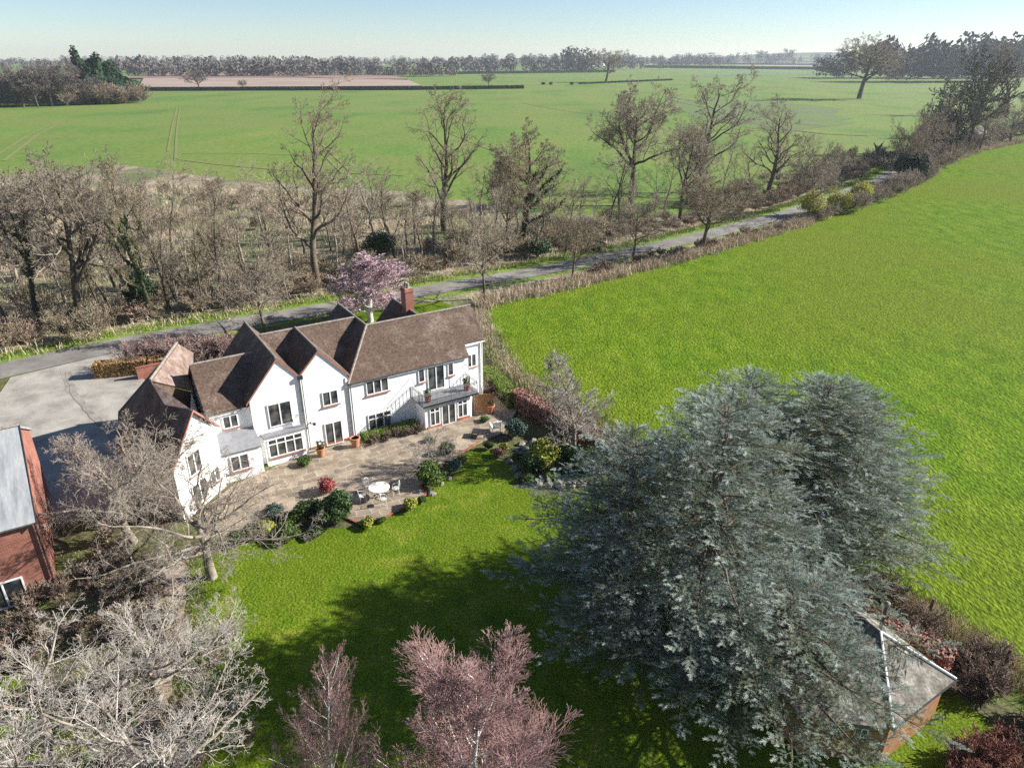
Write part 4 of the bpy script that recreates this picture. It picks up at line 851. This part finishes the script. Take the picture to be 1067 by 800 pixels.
TL = [
 ('ivyoak', 40, 338, 178, 42, 'ivy_clad_tree', 'ivy covered bare tree at the far left of the lane', 1.0),
 ('oak', 85, 340, 146, 62, 'oak_tree', 'spreading bare oak with crooked limbs left of the tall thin trees', 2.2),
 ('ivyash', 158, 332, 150, 30, 'ash_tree', 'tall narrow bare tree rising beside the dark holly', .4),
 ('tall_c', 176, 322, 158, 26, 'ash_tree', 'slim bare tree just right of the narrow ivy stemmed tree', 1.4),
 ('sap', 212, 325, 185, 20, 'bare_tree', 'thin pale stemmed tree above the left verge', 0),
 ('tall_b', 232, 315, 182, 28, 'bare_tree', 'slender leaning bare tree left of the wide verge tree', 3.0),
 ('round', 277, 348, 252, 50, 'cherry_tree', 'low wide crowned tree on the verge behind the left gables', 0),
 ('tall', 332, 300, 76, 50, 'ash_tree', 'tallest bare tree standing alone left of the blush pink birch', 4.6),
 ('tall_c', 282, 272, 200, 17, 'dead_tree', 'stubby bare tree with ivy beside the tallest tree', 0),
 ('tall_b', 463, 243, 86, 46, 'ash_tree', 'forked tall bare tree above the house chimney', .6),
 ('ivyash', 546, 255, 120, 44, 'ash_tree', 'dense ivy stemmed tree right of the forked tree', 2.5),
 ('round_b', 528, 262, 150, 30, 'bare_tree', 'brownish bare tree tucked left of the ivy stemmed one', 1),
 ('round', 505, 312, 193, 38, 'lime_tree', 'young bare tree at the roadside just right of the chimney', .5),
 ('round_b', 597, 291, 213, 27, 'lime_tree', 'small bare roadside tree, second along the hedge bank', 1.5),
 ('round', 659, 274, 190, 36, 'lime_tree', 'bare roadside tree, third along the hedge bank', 2.5),
 ('oak', 657, 214, 78, 44, 'oak_tree', 'bare oak with low curling limb near the middle of the far verge', 4.0),
 ('tall_c', 728, 200, 66, 45, 'ash_tree', 'tall many forked bare tree right of the curling oak', 5.2),
 ('oak_b', 708, 230, 122, 36, 'bare_tree', 'dark crooked bare tree below the many forked one', .3),
 ('round_b', 733, 260, 168, 48, 'lime_tree', 'broad bare tree on the hedge bank with a leaning stem', .9),
 ('tall', 799, 207, 95, 36, 'ash_tree', 'upright bare tree with open fan crown left of the yellow shrubs', 1.7),
 ('round', 842, 224, 138, 38, 'bare_tree', 'bare tree rising out of the yellow green shrubs', 3.1),
 ('oak', 895, 103, 33, 36, 'oak_tree', 'large lone oak in the distant field at the upper right', 1.0),
 ('oak_b', 631, 86, 50, 22, 'oak_tree', 'lone round oak in the far middle field', 2.0),
 ('round', 958, 183, 98, 26, 'bare_tree', 'grey bare tree at the start of the right hand wood', 0),
 ('round_b', 935, 190, 120, 20, 'bare_tree', 'small grey tree leaning over the lane bend', 2),
 ('farround', 985, 170, 78, 30, 'bare_tree', 'dense grey tree in the middle of the right hand wood', 1),
 ('farround', 1006, 160, 46, 28, 'bare_tree', 'reddish brown bare tree at the back of the right hand wood', 2),
 ('round', 1020, 158, 98, 30, 'bare_tree', 'rounded grey tree above the end of the pasture edge', 3),
 ('tall_b', 1047, 120, 40, 30, 'ash_tree', 'tall dark tree near the upper right corner', 4),
 ('round', 1052, 150, 95, 32, 'bare_tree', 'low grey tree at the right edge above the pasture', 5),
 ('oak_b', 1073, 140, 33, 34, 'oak_tree', 'big dark tree cut by the right edge of the view', 0),
 ('farround', 208, 94, 72, 13, 'bare_tree', 'small round tree in front of the pinkish reed beds', 0),
 ('farround', 509, 90.5, 76, 8, 'bare_tree', 'little round field tree between the reed beds and the lone round oak', 1),
 ('farround', 253, 93, 83, 5, 'bare_tree', 'tiny bush like tree on the long far hedge', 2),
 ('farround', 792, 66.5, 52, 7, 'bare_tree', 'left one of two small trees on the far right hedge', 2),
 ('farround', 820, 66.5, 50, 7, 'bare_tree', 'right one of two small trees on the far right hedge', 3),
 ('farround', 725, 67, 60, 8, 'bare_tree', 'small far tree above the dark hedge line', 4),
 ('farround', 655, 69, 57, 8, 'bare_tree', 'small tree beside the far pale field', 5),
]
for key, px, py, top, hw, name, lb, rz in TL: T(key, px, py, top, hw, name, lb, rz=rz)
# pink and pale garden trees
proto('pinkb', 'birch', 8, .012, H=8, r0=.12, L0f=1.0, mats=('bark_birch', 'twig_blush'), split=2, density=.9)
T('pinkb', 386, 336, 262, 40, 'birch_tree', 'blush pink twigged birch behind the house roofs', rz=0)
proto('paleb', 'birch', 31, .008, H=8, r0=.11, L0f=1.0, mats=('bark_pale', 'twig_pale'), density=.75)
T('paleb', 598, 478, 372, 37, 'bare_tree', 'slender pale bare tree by the russet beech hedge', rz=1.0)
proto('patiot', 'round', 44, .007, H=4, r0=.07, L0f=.55, mats=('bark_pale', 'twig_pale'), density=.8, lean=(-.25, .1))
T('patiot', 461, 500, 446, 30, 'ornamental_tree', 'small leaning bare tree between table and round bush', rz=0)
proto('birchn', 'birch', 71, .0045, H=10, r0=.10, L0f=1.0, mats=('bark_birch', 'twig_pink'), split=2, density=1.0)
put('birchn', -6.2, 16.6, HGT(-6.2, 16.6, 672), 'birch_tree', 'narrow pink twigged birch at the bottom left of the lawn', wid=.85, rz=.5)
proto('birchw', 'birch', 93, .0045, H=12, r0=.15, L0f=1.0, mats=('bark_birch', 'twig_pink'), split=2, density=1.3)
put('birchw', -.9, 15.4, HGT(-.9, 15.4, 680), 'birch_tree', 'wide pink twigged birch at the bottom centre before the cedar', wid=1.75, rz=1.2)
proto('apple', 'apple', 13, .0052, H=7.5, r0=.21, L0f=.35, mats=('bark_pale', 'twig_pale'), density=.9)
proto('apple_b', 'apple', 29, .006, H=7.5, r0=.22, L0f=.35, mats=('bark_pale', 'twig_gp'), density=.95)
proto('apple_c', 'apple', 39, .006, H=7.5, r0=.24, L0f=.38, mats=('bark_pale', 'twig_gp'), density=.88)
def coff(key):
    me = PROTO[key][1]; a = np.empty(len(me.vertices)*3, np.float32); me.vertices.foreach_get('co', a); a = a.reshape(-1, 3)
    return math.atan2(a[:, 1].mean(), a[:, 0].mean())
def near(key, x, y, h, Rw, name, label, rz=0, mats=None, face=None):
    if face is not None: rz = face-coff(key)
    H = PROTO[key][3]; return put(key, x, y, h, name, label, 'tree', None, Rw/(crown_r(key)*h/H), rz, .05, mats)
near('apple', -12.2, 17.2, 7.2, 5.6, 'fruit_tree', 'sprawling pale bare tree filling the lower left corner', 1.0)
near('apple', -18.6, 19.5, 6.8, 5.2, 'fruit_tree', 'pale bare tree at the left edge below the brick outbuilding', 3.3)
near('apple', -15.4, 22.4, 5.6, 3.9, 'fruit_tree', 'lower greyish tree beside the gravel path', 4.4)
near('apple_b', -22.2, 34.0, 8.4, 5.8, 'fruit_tree', 'dense brownish bare tree in front of the driveway', face=R(60))
near('apple_c', -16.4, 30.9, 7.8, 5.4, 'magnolia_tree', 'bare tree with pale trunk in front of the left gabled wing', face=R(40))
# evergreen cedars
def cedar(name, label, x, y, h, Rr, seed, leaders=((0, 0, 1.0),), nprim=80):
    rd = random.Random(seed); segs = []; SP = []; SD = []; SU = []; SLn = []; TT = []
    o = tag(empty(name, (x, y, .05)), label, 'tree', 'blue cedars beside the lawn')
    for (lx, ly, lf) in leaders:
        H = h*lf; n = 12; tp = []
        for i in range(n+1):
            f = i/n; b = min(1, f*2.2); tp.append(Vector((lx*b+rd.gauss(0, .06), ly*b+rd.gauss(0, .06), H*f)))
        for i in range(n): segs.append((*tp[i], *tp[i+1], .36*(1-i/n)**1.1+.02, .36*(1-(i+1)/n)**1.1+.02, 0))
        NP = int(nprim*lf*(1 if len(leaders) == 1 else .62))
        for k in range(NP):
            f = .08+.91*((k+rd.random())/NP)**.9; az = k*2.3999+rd.gauss(0, .2)
            b0 = tp[min(n-1, int(f*n))].lerp(tp[min(n, int(f*n)+1)], f*n-int(f*n))
            prof = (1-f)**.62*.92+.10
            L_ = Rr*prof*rd.uniform(.72, 1.12)*(.9 if len(leaders) > 1 else 1)
            out = Vector((math.cos(az), math.sin(az), 0)); side = Vector((-out.y, out.x, 0))
            el = .42*(1-f)*rd.uniform(.1, 1.1)+.5*max(0, f-.62)*2; m = 8; P = [b0.copy()]; q = b0.copy()
            for i in range(m):
                s = i/m; e2 = el*(1-s*1.25)+rd.gauss(0, .05); a2 = rd.gauss(0, .07)
                d = (out*math.cos(e2)+side*a2+Vector((0, 0, math.sin(e2)))).normalized(); q = q+d*L_/m; P.append(q.copy())
            r0 = .02+.010*L_
            for i in range(m): segs.append((*P[i], *P[i+1], r0*(1-i/m*.85), r0*(1-(i+1)/m*.85), 1))
            ns = int(6+L_*3.6)
            for j in range(ns):
                s = .18+.82*(j+rd.random()*.8)/ns; i = min(m-1, int(s*m)); p = P[i].lerp(P[i+1], s*m-i); dd = (P[i+1]-P[i]).normalized()
                sd = 1 if j % 2 else -1
                ang = R(rd.uniform(35, 68)); dh = dd*math.cos(ang)+side*sd*math.sin(ang); dh.z += rd.uniform(-.1, .34); dh.normalize()
                l2 = (.55+.27*L_*(1-s)**.7)*rd.uniform(.55, 1.3); l2 = min(l2, 2.4)
                if s > .93: dh = (dd+side*rd.uniform(-.3, .3)).normalized(); l2 = rd.uniform(.7, 1.2)
                e = p+dh*l2; segs.append((*p, *e, .018, .007, 2))
                up = dh.cross(Vector((0, 0, 1)).cross(dh)).normalized(); sid = dh.cross(up)
                nn = max(3, int(l2/.15))
                for t in range(nn):
                    u = (t+rd.random()*.7)/nn; sp = p+dh*l2*u; sg = 1 if t % 2 else -1
                    d3 = (dh*rd.uniform(.5, 1)+sid*sg*rd.uniform(.35, .95)+up*rd.uniform(-.12, .42)).normalized()
                    SP.append(sp); SD.append(d3); SLn.append(rd.uniform(.26, .52)*(1.05-.45*u)); SU.append((up+sid*rd.uniform(-.5, .5)).normalized()); TT.append(u)
                SP.append(p+dh*l2*.85); SD.append((dh+up*rd.uniform(-.05, .3)).normalized()); SLn.append(rd.uniform(.3, .5)); SU.append((up+sid*rd.uniform(-.4, .4)).normalized()); TT.append(1.0)
    sg = np.array(segs); me = npmesh('trunk', *segmesh(sg, .006), smooth=True); link('trunk', me, M['bark_brown'], o)
    SP = np.array(SP); SD = np.array(SD); SU = np.array(SU); SL_ = np.array(SLn)
    # feather shoot in local frame
    r_ = np.random.default_rng(5); V = []
    K = 11
    for k in range(K):
        t = .06+.86*k/K
        for s in (-1, 1):
            tt = t+r_.uniform(-.03, .03); ln = (.30-.16*t)*r_.uniform(.8, 1.15); a = R(r_.uniform(42, 62)); zz = r_.uniform(-.02, .12)
            bx, by = tt, 0; ex, ey = tt+ln*math.cos(a), s*ln*math.sin(a); w = .019; nx, ny = -math.sin(a)*w*s, math.cos(a)*w
            mxx, myy = (bx+ex)/2, (by+ey)/2
            V += [(bx, by, 0), (mxx+nx, myy+ny, zz*.5+r_.uniform(-.02, .02)), (ex, ey, zz), (mxx-nx, myy-ny, zz*.5+r_.uniform(-.02, .02))]
    V += [(0, 0, 0), (.5, .035, .02), (1.05, 0, .04), (.5, -.035, .02)]; V += [(0, 0, -.01), (.5, 0, .05), (1.05, 0, .04), (.5, 0, -.03)]
    V = np.array(V); SU = SU-SD*(SU*SD).sum(1, keepdims=True); SU /= np.linalg.norm(SU, axis=1, keepdims=True); SS = np.cross(SU, SD)
    B = np.stack([SD, SS, SU], 1)*SL_[:, None, None]
    VV_ = np.einsum('vk,nkj->nvj', V, B)+SP[:, None, :]
    n = len(SP)*len(V); me = npmesh('foliage', VV_.reshape(-1, 3), np.arange(n).reshape(-1, 4))
    at = me.attributes.new('tip', 'FLOAT', 'POINT'); tv = np.repeat(np.array(TT)**1.5, len(V))*np.tile(.55+.45*np.clip(V[:, 0], 0, 1), len(SP)); at.data.foreach_set('value', tv.astype(np.float32)); link('foliage', me, M['needle'], o)
    print('cedar', len(SP), n//4)
    return o
cedar('cedar_tree', 'huge blue cedar nearest the camera spreading over the lawn', 8.6, 25.2, 13.3, 8.6, 3, ((0, 0, 1.0), (-3.2, 1.8, .80), (2.7, -2.9, .5)), 140)
cedar('cedar_tree', 'rear blue cedar between the lawn and the pasture', 15.4, 31.2, 11.4, 7.9, 8, ((0, 0, 1.0), (-3.6, .4, 1.0), (2.2, 1.5, .9)), 135)
# woodland edge stems: individual saplings in the scrub
sp_px = [(8, 345), (25, 320), (62, 300), (104, 330), (120, 300), (135, 318), (150, 290), (190, 330), (200, 300), (215, 285), (244, 310), (255, 280), (262, 320), (300, 315), (306, 290), (318, 270), (345, 262), (352, 290), (368, 255), (376, 282), (392, 262), (402, 240), (412, 270), (420, 285), (432, 255), (441, 275), (452, 262), (480, 270), (492, 255), (500, 240), (516, 245), (560, 262), (574, 250), (586, 246), (604, 232), (618, 240), (636, 230), (646, 238), (682, 236), (692, 225), (716, 214), (752, 205), (768, 210), (782, 200), (812, 196), (830, 200), (855, 205), (870, 200), (50, 265), (100, 255), (140, 250), (180, 262), (228, 262), (275, 250), (330, 245), (385, 238), (70, 325), (112, 322), (182, 312), (20, 300), (5, 280), (95, 285), (160, 278), (360, 275), (425, 262), (470, 250), (540, 240), (590, 262)]
for i, (px, py) in enumerate(sp_px):
    x, y = G(px, py); h = float(rng.uniform(8, 15)); put(('sap', 'sap_b', 'sap_c')[i % 3], x, y, h, 'bare_sapling', 'thin bare sapling among the scrub beyond the lane', 'tree', 'bare saplings in the roadside scrub', float(rng.uniform(1.1, 1.8)), None, .03)
hy = [((148, 325), 2.3, 1.3, 'dark green holly bush in the scrub left of the lane'), ((395, 268), 3.0, .8, 'dark ivy thicket below the forked tree'), ((560, 268), 2.2, .8, 'green ivy mound at the foot of the dense tree'), ((620, 262), 1.8, .6, 'low green bramble mound by the lane')]
for i, (p, r, zs, lb) in enumerate(hy): shrub('holly_bush', lb, *G(*p), r, 2600, .16, 'holly', zs, seed=40+i)
for i, (px, py, r, lb) in enumerate([(846, 226, 3.2, 'yellow green shrub on the bank below the fan crowned tree'), (872, 223, 2.8, 'second yellow green shrub touching the first on the bank'), (893, 215, 3.0, 'yellow green shrub nearest the lane bend')]): shrub('willow_shrub', lb, *G(px, py), r, 2600, .16, 'willow', .9, seed=50+i)
shrub('dark_conifer', 'small dark conifer by the lane bend', *G(945, 191), 3.6, 2600, .3, 'conif', 1.25, seed=61, cat='tree')
shrub('ivy_tree', 'dark ivy covered crown in the right hand wood', *G(973, 165), 6.2, 3200, .42, 'holly', 1.5, seed=62, cat='tree')
st = tag(empty('dead_stump', (*G(912, 170), 0)), 'broken dead trunk standing beside the lane bend', 'tree stump')
MB().tube([(0, 0, 0), (.1, 0, 2), (.4, .1, 4), (1.2, .1, 5.6)], [.7, .55, .45, .1], 8).tube([(.1, 0, 2.4), (-.6, 0, 4), (-1.5, 0, 5.2)], [.4, .3, .08], 7).build('trunk', 'bark_brown', st)
for i, (px, py, top, hw, lb) in enumerate([(92, 107, 56, 8, 'darkest tall conifer left in the evergreen clump'), (105, 107, 57, 12, 'broad tall conifer in the middle of the evergreen clump'), (121, 106, 68, 11, 'mid height conifer right in the evergreen clump'), (136, 105, 84, 11, 'lowest conifer at the right end of the evergreen clump')]):
    x, y = G(px, py); h = HGT(x, y, top); r = hw*y/FPX*1.1
    o = tag(empty('conifer_tree', (x, y, 0)), lb, 'tree', 'evergreen clump in the far field'); link('crown', npmesh('crown', *leafball(r, 2600, 1.0, h/2/r, seed=70+i, lump=.3)), M['conif'], o)
    MB().tube([(0, 0, -.1), (0, 0, h*.5)], [.4, .2], 6).build('trunk', 'bark_dark', o)
gt_ = [(-8, 112, 72, 18), (8, 112, 70, 16), (25, 112, 66, 17), (40, 112, 68, 14), (54, 111, 64, 17), (70, 110, 60, 18), (82, 108, 62, 14), (98, 109, 78, 12), (16, 104, 74, 14), (48, 103, 72, 14)]
for px, py, top, hw in gt_: T('farround', px, py, top, hw, 'bare_tree', 'bare grey tree beside the far evergreen clump', group='bare trees around the evergreen clump')
for i, (a, b, w, h, lb) in enumerate([((150, 95), (432, 94), 3, 2.4, 'long low dark hedge in front of the reed beds'), ((430, 94), (545, 92.5), 3, 2.2, 'broken low hedge right of the reed beds'), ((672, 70.8), (905, 73.5), 6, 5, 'long dark hedge across the far right fields'), ((604, 88), (700, 84), 2, 1.2, 'thin field edge hedge under the lone round oak'), ((755, 67.2), (900, 68.8), 4, 3, 'far upper hedge left of the large lone oak'), ((440, 78), (640, 75.5), 4, 3.5, 'hedge beyond the middle field')]):
    hedge('field_hedge', lb, G(*a), G(*b), w, h, 'conif', 5000, .9, z=0)
# three small field bushes
for i, px in enumerate((566, 574, 596)): shrub('field_bush', 'small dark bush on the field line left of the round oak' if i < 2 else 'small dark bush nearest the lone round oak', *G(px, 88.5), 2.2, 300, .8, 'conif', .6, seed=80+i, group='dark bushes on the field line' if i < 2 else None, stem=False)
# undergrowth
def bushproto(seed, H, n=30, mr=.02):
    LV = [dict(x) for x in STY['bushy']]; sg = grow(seed, H*.25, .05, LV); sc = H/sg[:, 5].max(); sg[:, :6] *= sc
    s = sg[:, 6:8]; np.maximum(s, mr, out=s); return frusta(sg, 3)
def under(name, pts, H, m, seed, hr=(.6, 1.4), z=.05, mr=.02, kind='stuff'):
    parts = []
    for k in range(3):
        V, F = bushproto(seed+k, H, mr=mr); q = pts[k::3]
        pos = np.concatenate([q, np.full((len(q), 1), z)], 1); parts.append(tile(V, F, pos, rng.uniform(*hr, len(q)), rng.uniform(0, 6.28, len(q))))
    o = tag(link(name, npmesh(name, *join(parts)), M[m]), kind=kind); print(name, sum(len(p[1]) for p in parts)); return o
road2 = [Vector(p) for p in roadpts]
def offset(pts, d):
    out = []
    for i, p in enumerate(pts):
        p = Vector(p); t = (Vector(pts[min(i+1, len(pts)-1)])-Vector(pts[max(i-1, 0)])).normalized(); out.append(tuple(p+Vector((-t.y, t.x))*d))
    return out
far_side = offset(roadpts[:16], 7.5); far2 = offset(roadpts[:16], 13)
under('undergrowth', along(far_side, 210, 2.6), 2.1, 'twig_brown', 101)
under('undergrowth', along(far2, 170, 5), 2.6, 'twig_tan', 105)
sc_poly = [G(-40, 200), G(200, 195), G(420, 210), G(600, 232), G(700, 232), (48, 133), (26, 113), (2, 95), (-22, 80), (-48, 62), (-90, 40)]
under('undergrowth', scatter(sc_poly, 150), 3.0, 'twig_tan', 109)
under('undergrowth', along(offset(roadpts[2:], 7), 90, 1.6), 1.4, 'twig_purple', 112)
near_side = offset(roadpts[7:17], -5.2)
under('undergrowth', along(near_side, 150, 1.1), 1.2, 'twig_purple', 115)
under('undergrowth', along(offset(roadpts[11:17], -6), 110, 2.5), 3.2, 'twig_grey', 118)
under('undergrowth', along([G(925, 182), G(985, 160), G(1060, 140), (250, 330)], 130, 5), 4.5, 'twig_grey', 121, mr=.035)
under('undergrowth', along([G(-30, 111), G(60, 110), G(150, 107)], 110, 10), 9, 'twig_brown', 140, mr=.07)
under('undergrowth', along([G(-30, 104), G(90, 103)], 60, 16), 13, 'twig_grey', 144, mr=.09)
under('brambles', scatter([(-24, 12), (-9, 12), (-10, 20), (-14.6, 27), (-24, 28)], 70), 1.2, 'twig_brown', 148, mr=.009)
under('brambles', scatter([(16.6, 18.6), (19.8, 20.8), (21.8, 19.4), (19, 16)], 46), 1.1, 'twig_red', 152, mr=.01)
under('brambles', np.concatenate([scatter([(18.5, 24), (21.2, 22), (23, 24), (21, 28), (17, 33), (14.5, 33.5)], 60), scatter([(19, 19.5), (22, 17), (25, 20), (23.5, 23)], 40)]), 1.3, 'twig_purple', 124, mr=.01)
under('brambles', scatter([(-26, 36), (-18, 30), (-17.5, 26), (-24, 24), (-30, 26), (-23, 30)], 60), 1.1, 'twig_purple', 127, mr=.01)
under('brambles', along([(-35, 60), (-28, 62), (-24.6, 58)], 36, 1.5), 2.2, 'twig_bp', 130, mr=.015)
under('brambles', along([(-2.5, 54.2), (2, 50), (5, 46.6)], 26, .6), 1.1, 'twig_purple', 133, mr=.01)
p_ = [hx(4.2, -1.5), hx(8.0, -1.6)]; under('brambles', along(p_, 14, .3), .6, 'twig_purple', 136, z=.17, mr=.008)
# dry grass: tufts of straw blades
def tufts(name, pts, h, m, nb=26, w=.02, z=.05, spread=.45, kind='stuff', lean=.5):
    n = len(pts)*nb; b = np.repeat(pts, nb, 0)+rng.normal(0, spread, (n, 2)); hh = h*rng.uniform(.5, 1.2, n); ln = rng.normal(0, lean*h*.6, (n, 2)); a = rng.uniform(0, 6.28, n); ww = w*rng.uniform(.6, 1.4, n)
    dx, dy = np.cos(a)*ww, np.sin(a)*ww; zz = np.full(n, z)
    V = np.stack([np.stack([b[:, 0]-dx, b[:, 1]-dy, zz], 1), np.stack([b[:, 0]+dx, b[:, 1]+dy, zz], 1), np.stack([b[:, 0]+ln[:, 0]+dx*.3, b[:, 1]+ln[:, 1]+dy*.3, z+hh], 1), np.stack([b[:, 0]+ln[:, 0]-dx*.3, b[:, 1]+ln[:, 1]-dy*.3, z+hh], 1)], 1).reshape(-1, 3)
    return tag(link(name, npmesh(name, V, np.arange(4*n).reshape(-1, 4)), M[m]), kind=kind)
fl = offset(fieldline, -.2)
tufts('dry_grass', along(offset(fieldline, 1.0), 1900, [1.6, 1.5, 1.5, 1.6, 1.8, 1.8, 2]), .9, 'straw', 26, .03)
tufts('dry_grass', along([(-3.4, 76), (-3.2, 71), (-1.6, 65), (-.2, 59.5), (1.6, 55.4), (5, 50.4), (9, 44.4), (14, 37.4)], 420, .55), .45, 'straw', 26, .018)
M['greenblade'] = mat('green_grass_blade', [(.12, .2, .02), (.2, .27, .04), (.3, .3, .1)], .8)
tufts('long_grass', along([(-2.2, 68), (-.6, 60.5), (2.2, 55.2), (6.2, 49.6), (10, 43.8), (15, 36.6), (21, 28.6), (24, 23)], 700, .9), .35, 'greenblade', 26, .02)
tufts('long_grass', along(offset(roadpts[:16], 4), 1500, .9), .3, 'greenblade', 20, .035)
tufts('long_grass', scatter([(-18.2, 32.5), (-16.9, 32), (-15.7, 28.5), (-14.2, 24), (-12.6, 18), (-14.6, 18), (-15.2, 23.5), (-16.5, 27.8)], 260), .16, 'greenblade', 22, .012, z=.05)
tufts('dry_grass', scatter([(-26, 34), (-19, 32), (-17.5, 26), (-24, 20), (-30, 24)], 260), .2, 'straw', 18, .01)
tufts('dry_grass', scatter(sc_poly, 3200), .7, 'straw', 16, .03, spread=.9)
tufts('dry_grass', along([(20.6, 28.8), (23.5, 24), (26, 19)], 160, .8), .6, 'straw', 26, .015)
# distant woods: masses far away
def woods(name, rows, m, seed):
    r_ = np.random.default_rng(seed); parts = []
    for (x0, x1, yb, top, n) in rows:
        V, F = leafball(1.0, 130, .20, 1.0, .3, seed=abs(int(x0))+5)
        px = r_.uniform(x0, x1, n); pos = []; sc = []
        for q in px:
            X, Y = G(q, yb+r_.uniform(-.6, .6)); h = HGT(X, Y, top)*r_.uniform(.42, 1.18); rr_ = h*.42*r_.uniform(.6, 1.2); pos.append((X, Y+r_.uniform(0, 30), h*.12)); sc.append((rr_, rr_, h*.45))
        parts.append(tile(V, F, np.array(pos), np.array(sc), r_.uniform(0, 6, n)))
    return tag(link(name, npmesh(name, *join(parts)), M[m]), kind='stuff')
woods('distant_woods', [(120, 330, 81, 63, 70), (330, 480, 80, 64, 60), (110, 480, 76, 61, 90), (-40, 130, 74, 64, 60), (480, 600, 75.5, 62, 50), (588, 622, 75, 53, 18), (610, 700, 73, 64, 30), (690, 765, 69, 60, 36), (860, 1080, 82, 47, 60), (930, 1080, 86, 44, 40)], 'twig_far', 3)
for q_, (a_, b_, c_, d_) in enumerate([(20, 80, 70, 66.5), (200, 300, 68.2, 66.6), (350, 420, 68.6, 67), (505, 560, 68, 66.5), (770, 850, 67, 65.5), (650, 690, 66.4, 65.3)]): gp('far_field', [(a_, c_), (b_, c_), (b_-8, d_), (a_+8, d_)], .3, ('farpale', 'fargreen')[q_ % 2])
woods('distant_woods', [(-80, 500, 69, 60.5, 260), (480, 760, 68.5, 58.5, 140), (700, 1000, 66.8, 57, 130), (440, 480, 70, 56, 8), (60, 420, 67, 59.5, 120)], 'conif' if False else 'twig_far', 9)
woods('distant_woods', [(430, 620, 70, 58, 16), (100, 430, 72, 61, 14), (860, 1000, 68, 54, 12)], 'conif', 19)
for i, (px, yb, w) in enumerate([(345, 70, 14), (452, 69, 12), (613, 70, 22), (628, 69.5, 12), (300, 71, 12), (186, 71, 10), (735, 68, 12), (498, 70, 10)]):
    X, Y = G(px, yb); o = tag(empty('distant_house', (X, Y, 0), .3*i), 'tiny pale house among the trees on the far skyline', 'house', 'houses on the far skyline')
    mb = MB(); gable_wall(mb, 0, w, 0, 8, (7, 7), 11, 'u'); mb.build('wall', 'render', o)
    roofpart([[(-.5, -.5, 7), (w+.5, -.5, 7), (w+.5, 4, 11.3), (-.5, 4, 11.3)], [(-.5, 4, 11.3), (w+.5, 4, 11.3), (w+.5, 8.5, 7), (-.5, 8.5, 7)]], parent=o, th=.3)
# ================================================================== AIR
hz = MB().box(-4150, 4150, -60, 3900, -8, 62).build('haze', None); hz['kind'] = 'stuff'
hm = bpy.data.materials.new('haze_air'); hm.use_nodes = True; hn = hm.node_tree; hn.nodes.clear()
ho = hn.nodes.new('ShaderNodeOutputMaterial'); pv = hn.nodes.new('ShaderNodeVolumePrincipled')
pv.inputs['Color'].default_value = (.85, .92, 1, 1); pv.inputs['Density'].default_value = .00012; pv.inputs['Anisotropy'].default_value = .3
hn.links.new(pv.outputs[0], ho.inputs['Volume']); hz.data.materials.append(hm)
#SEC4
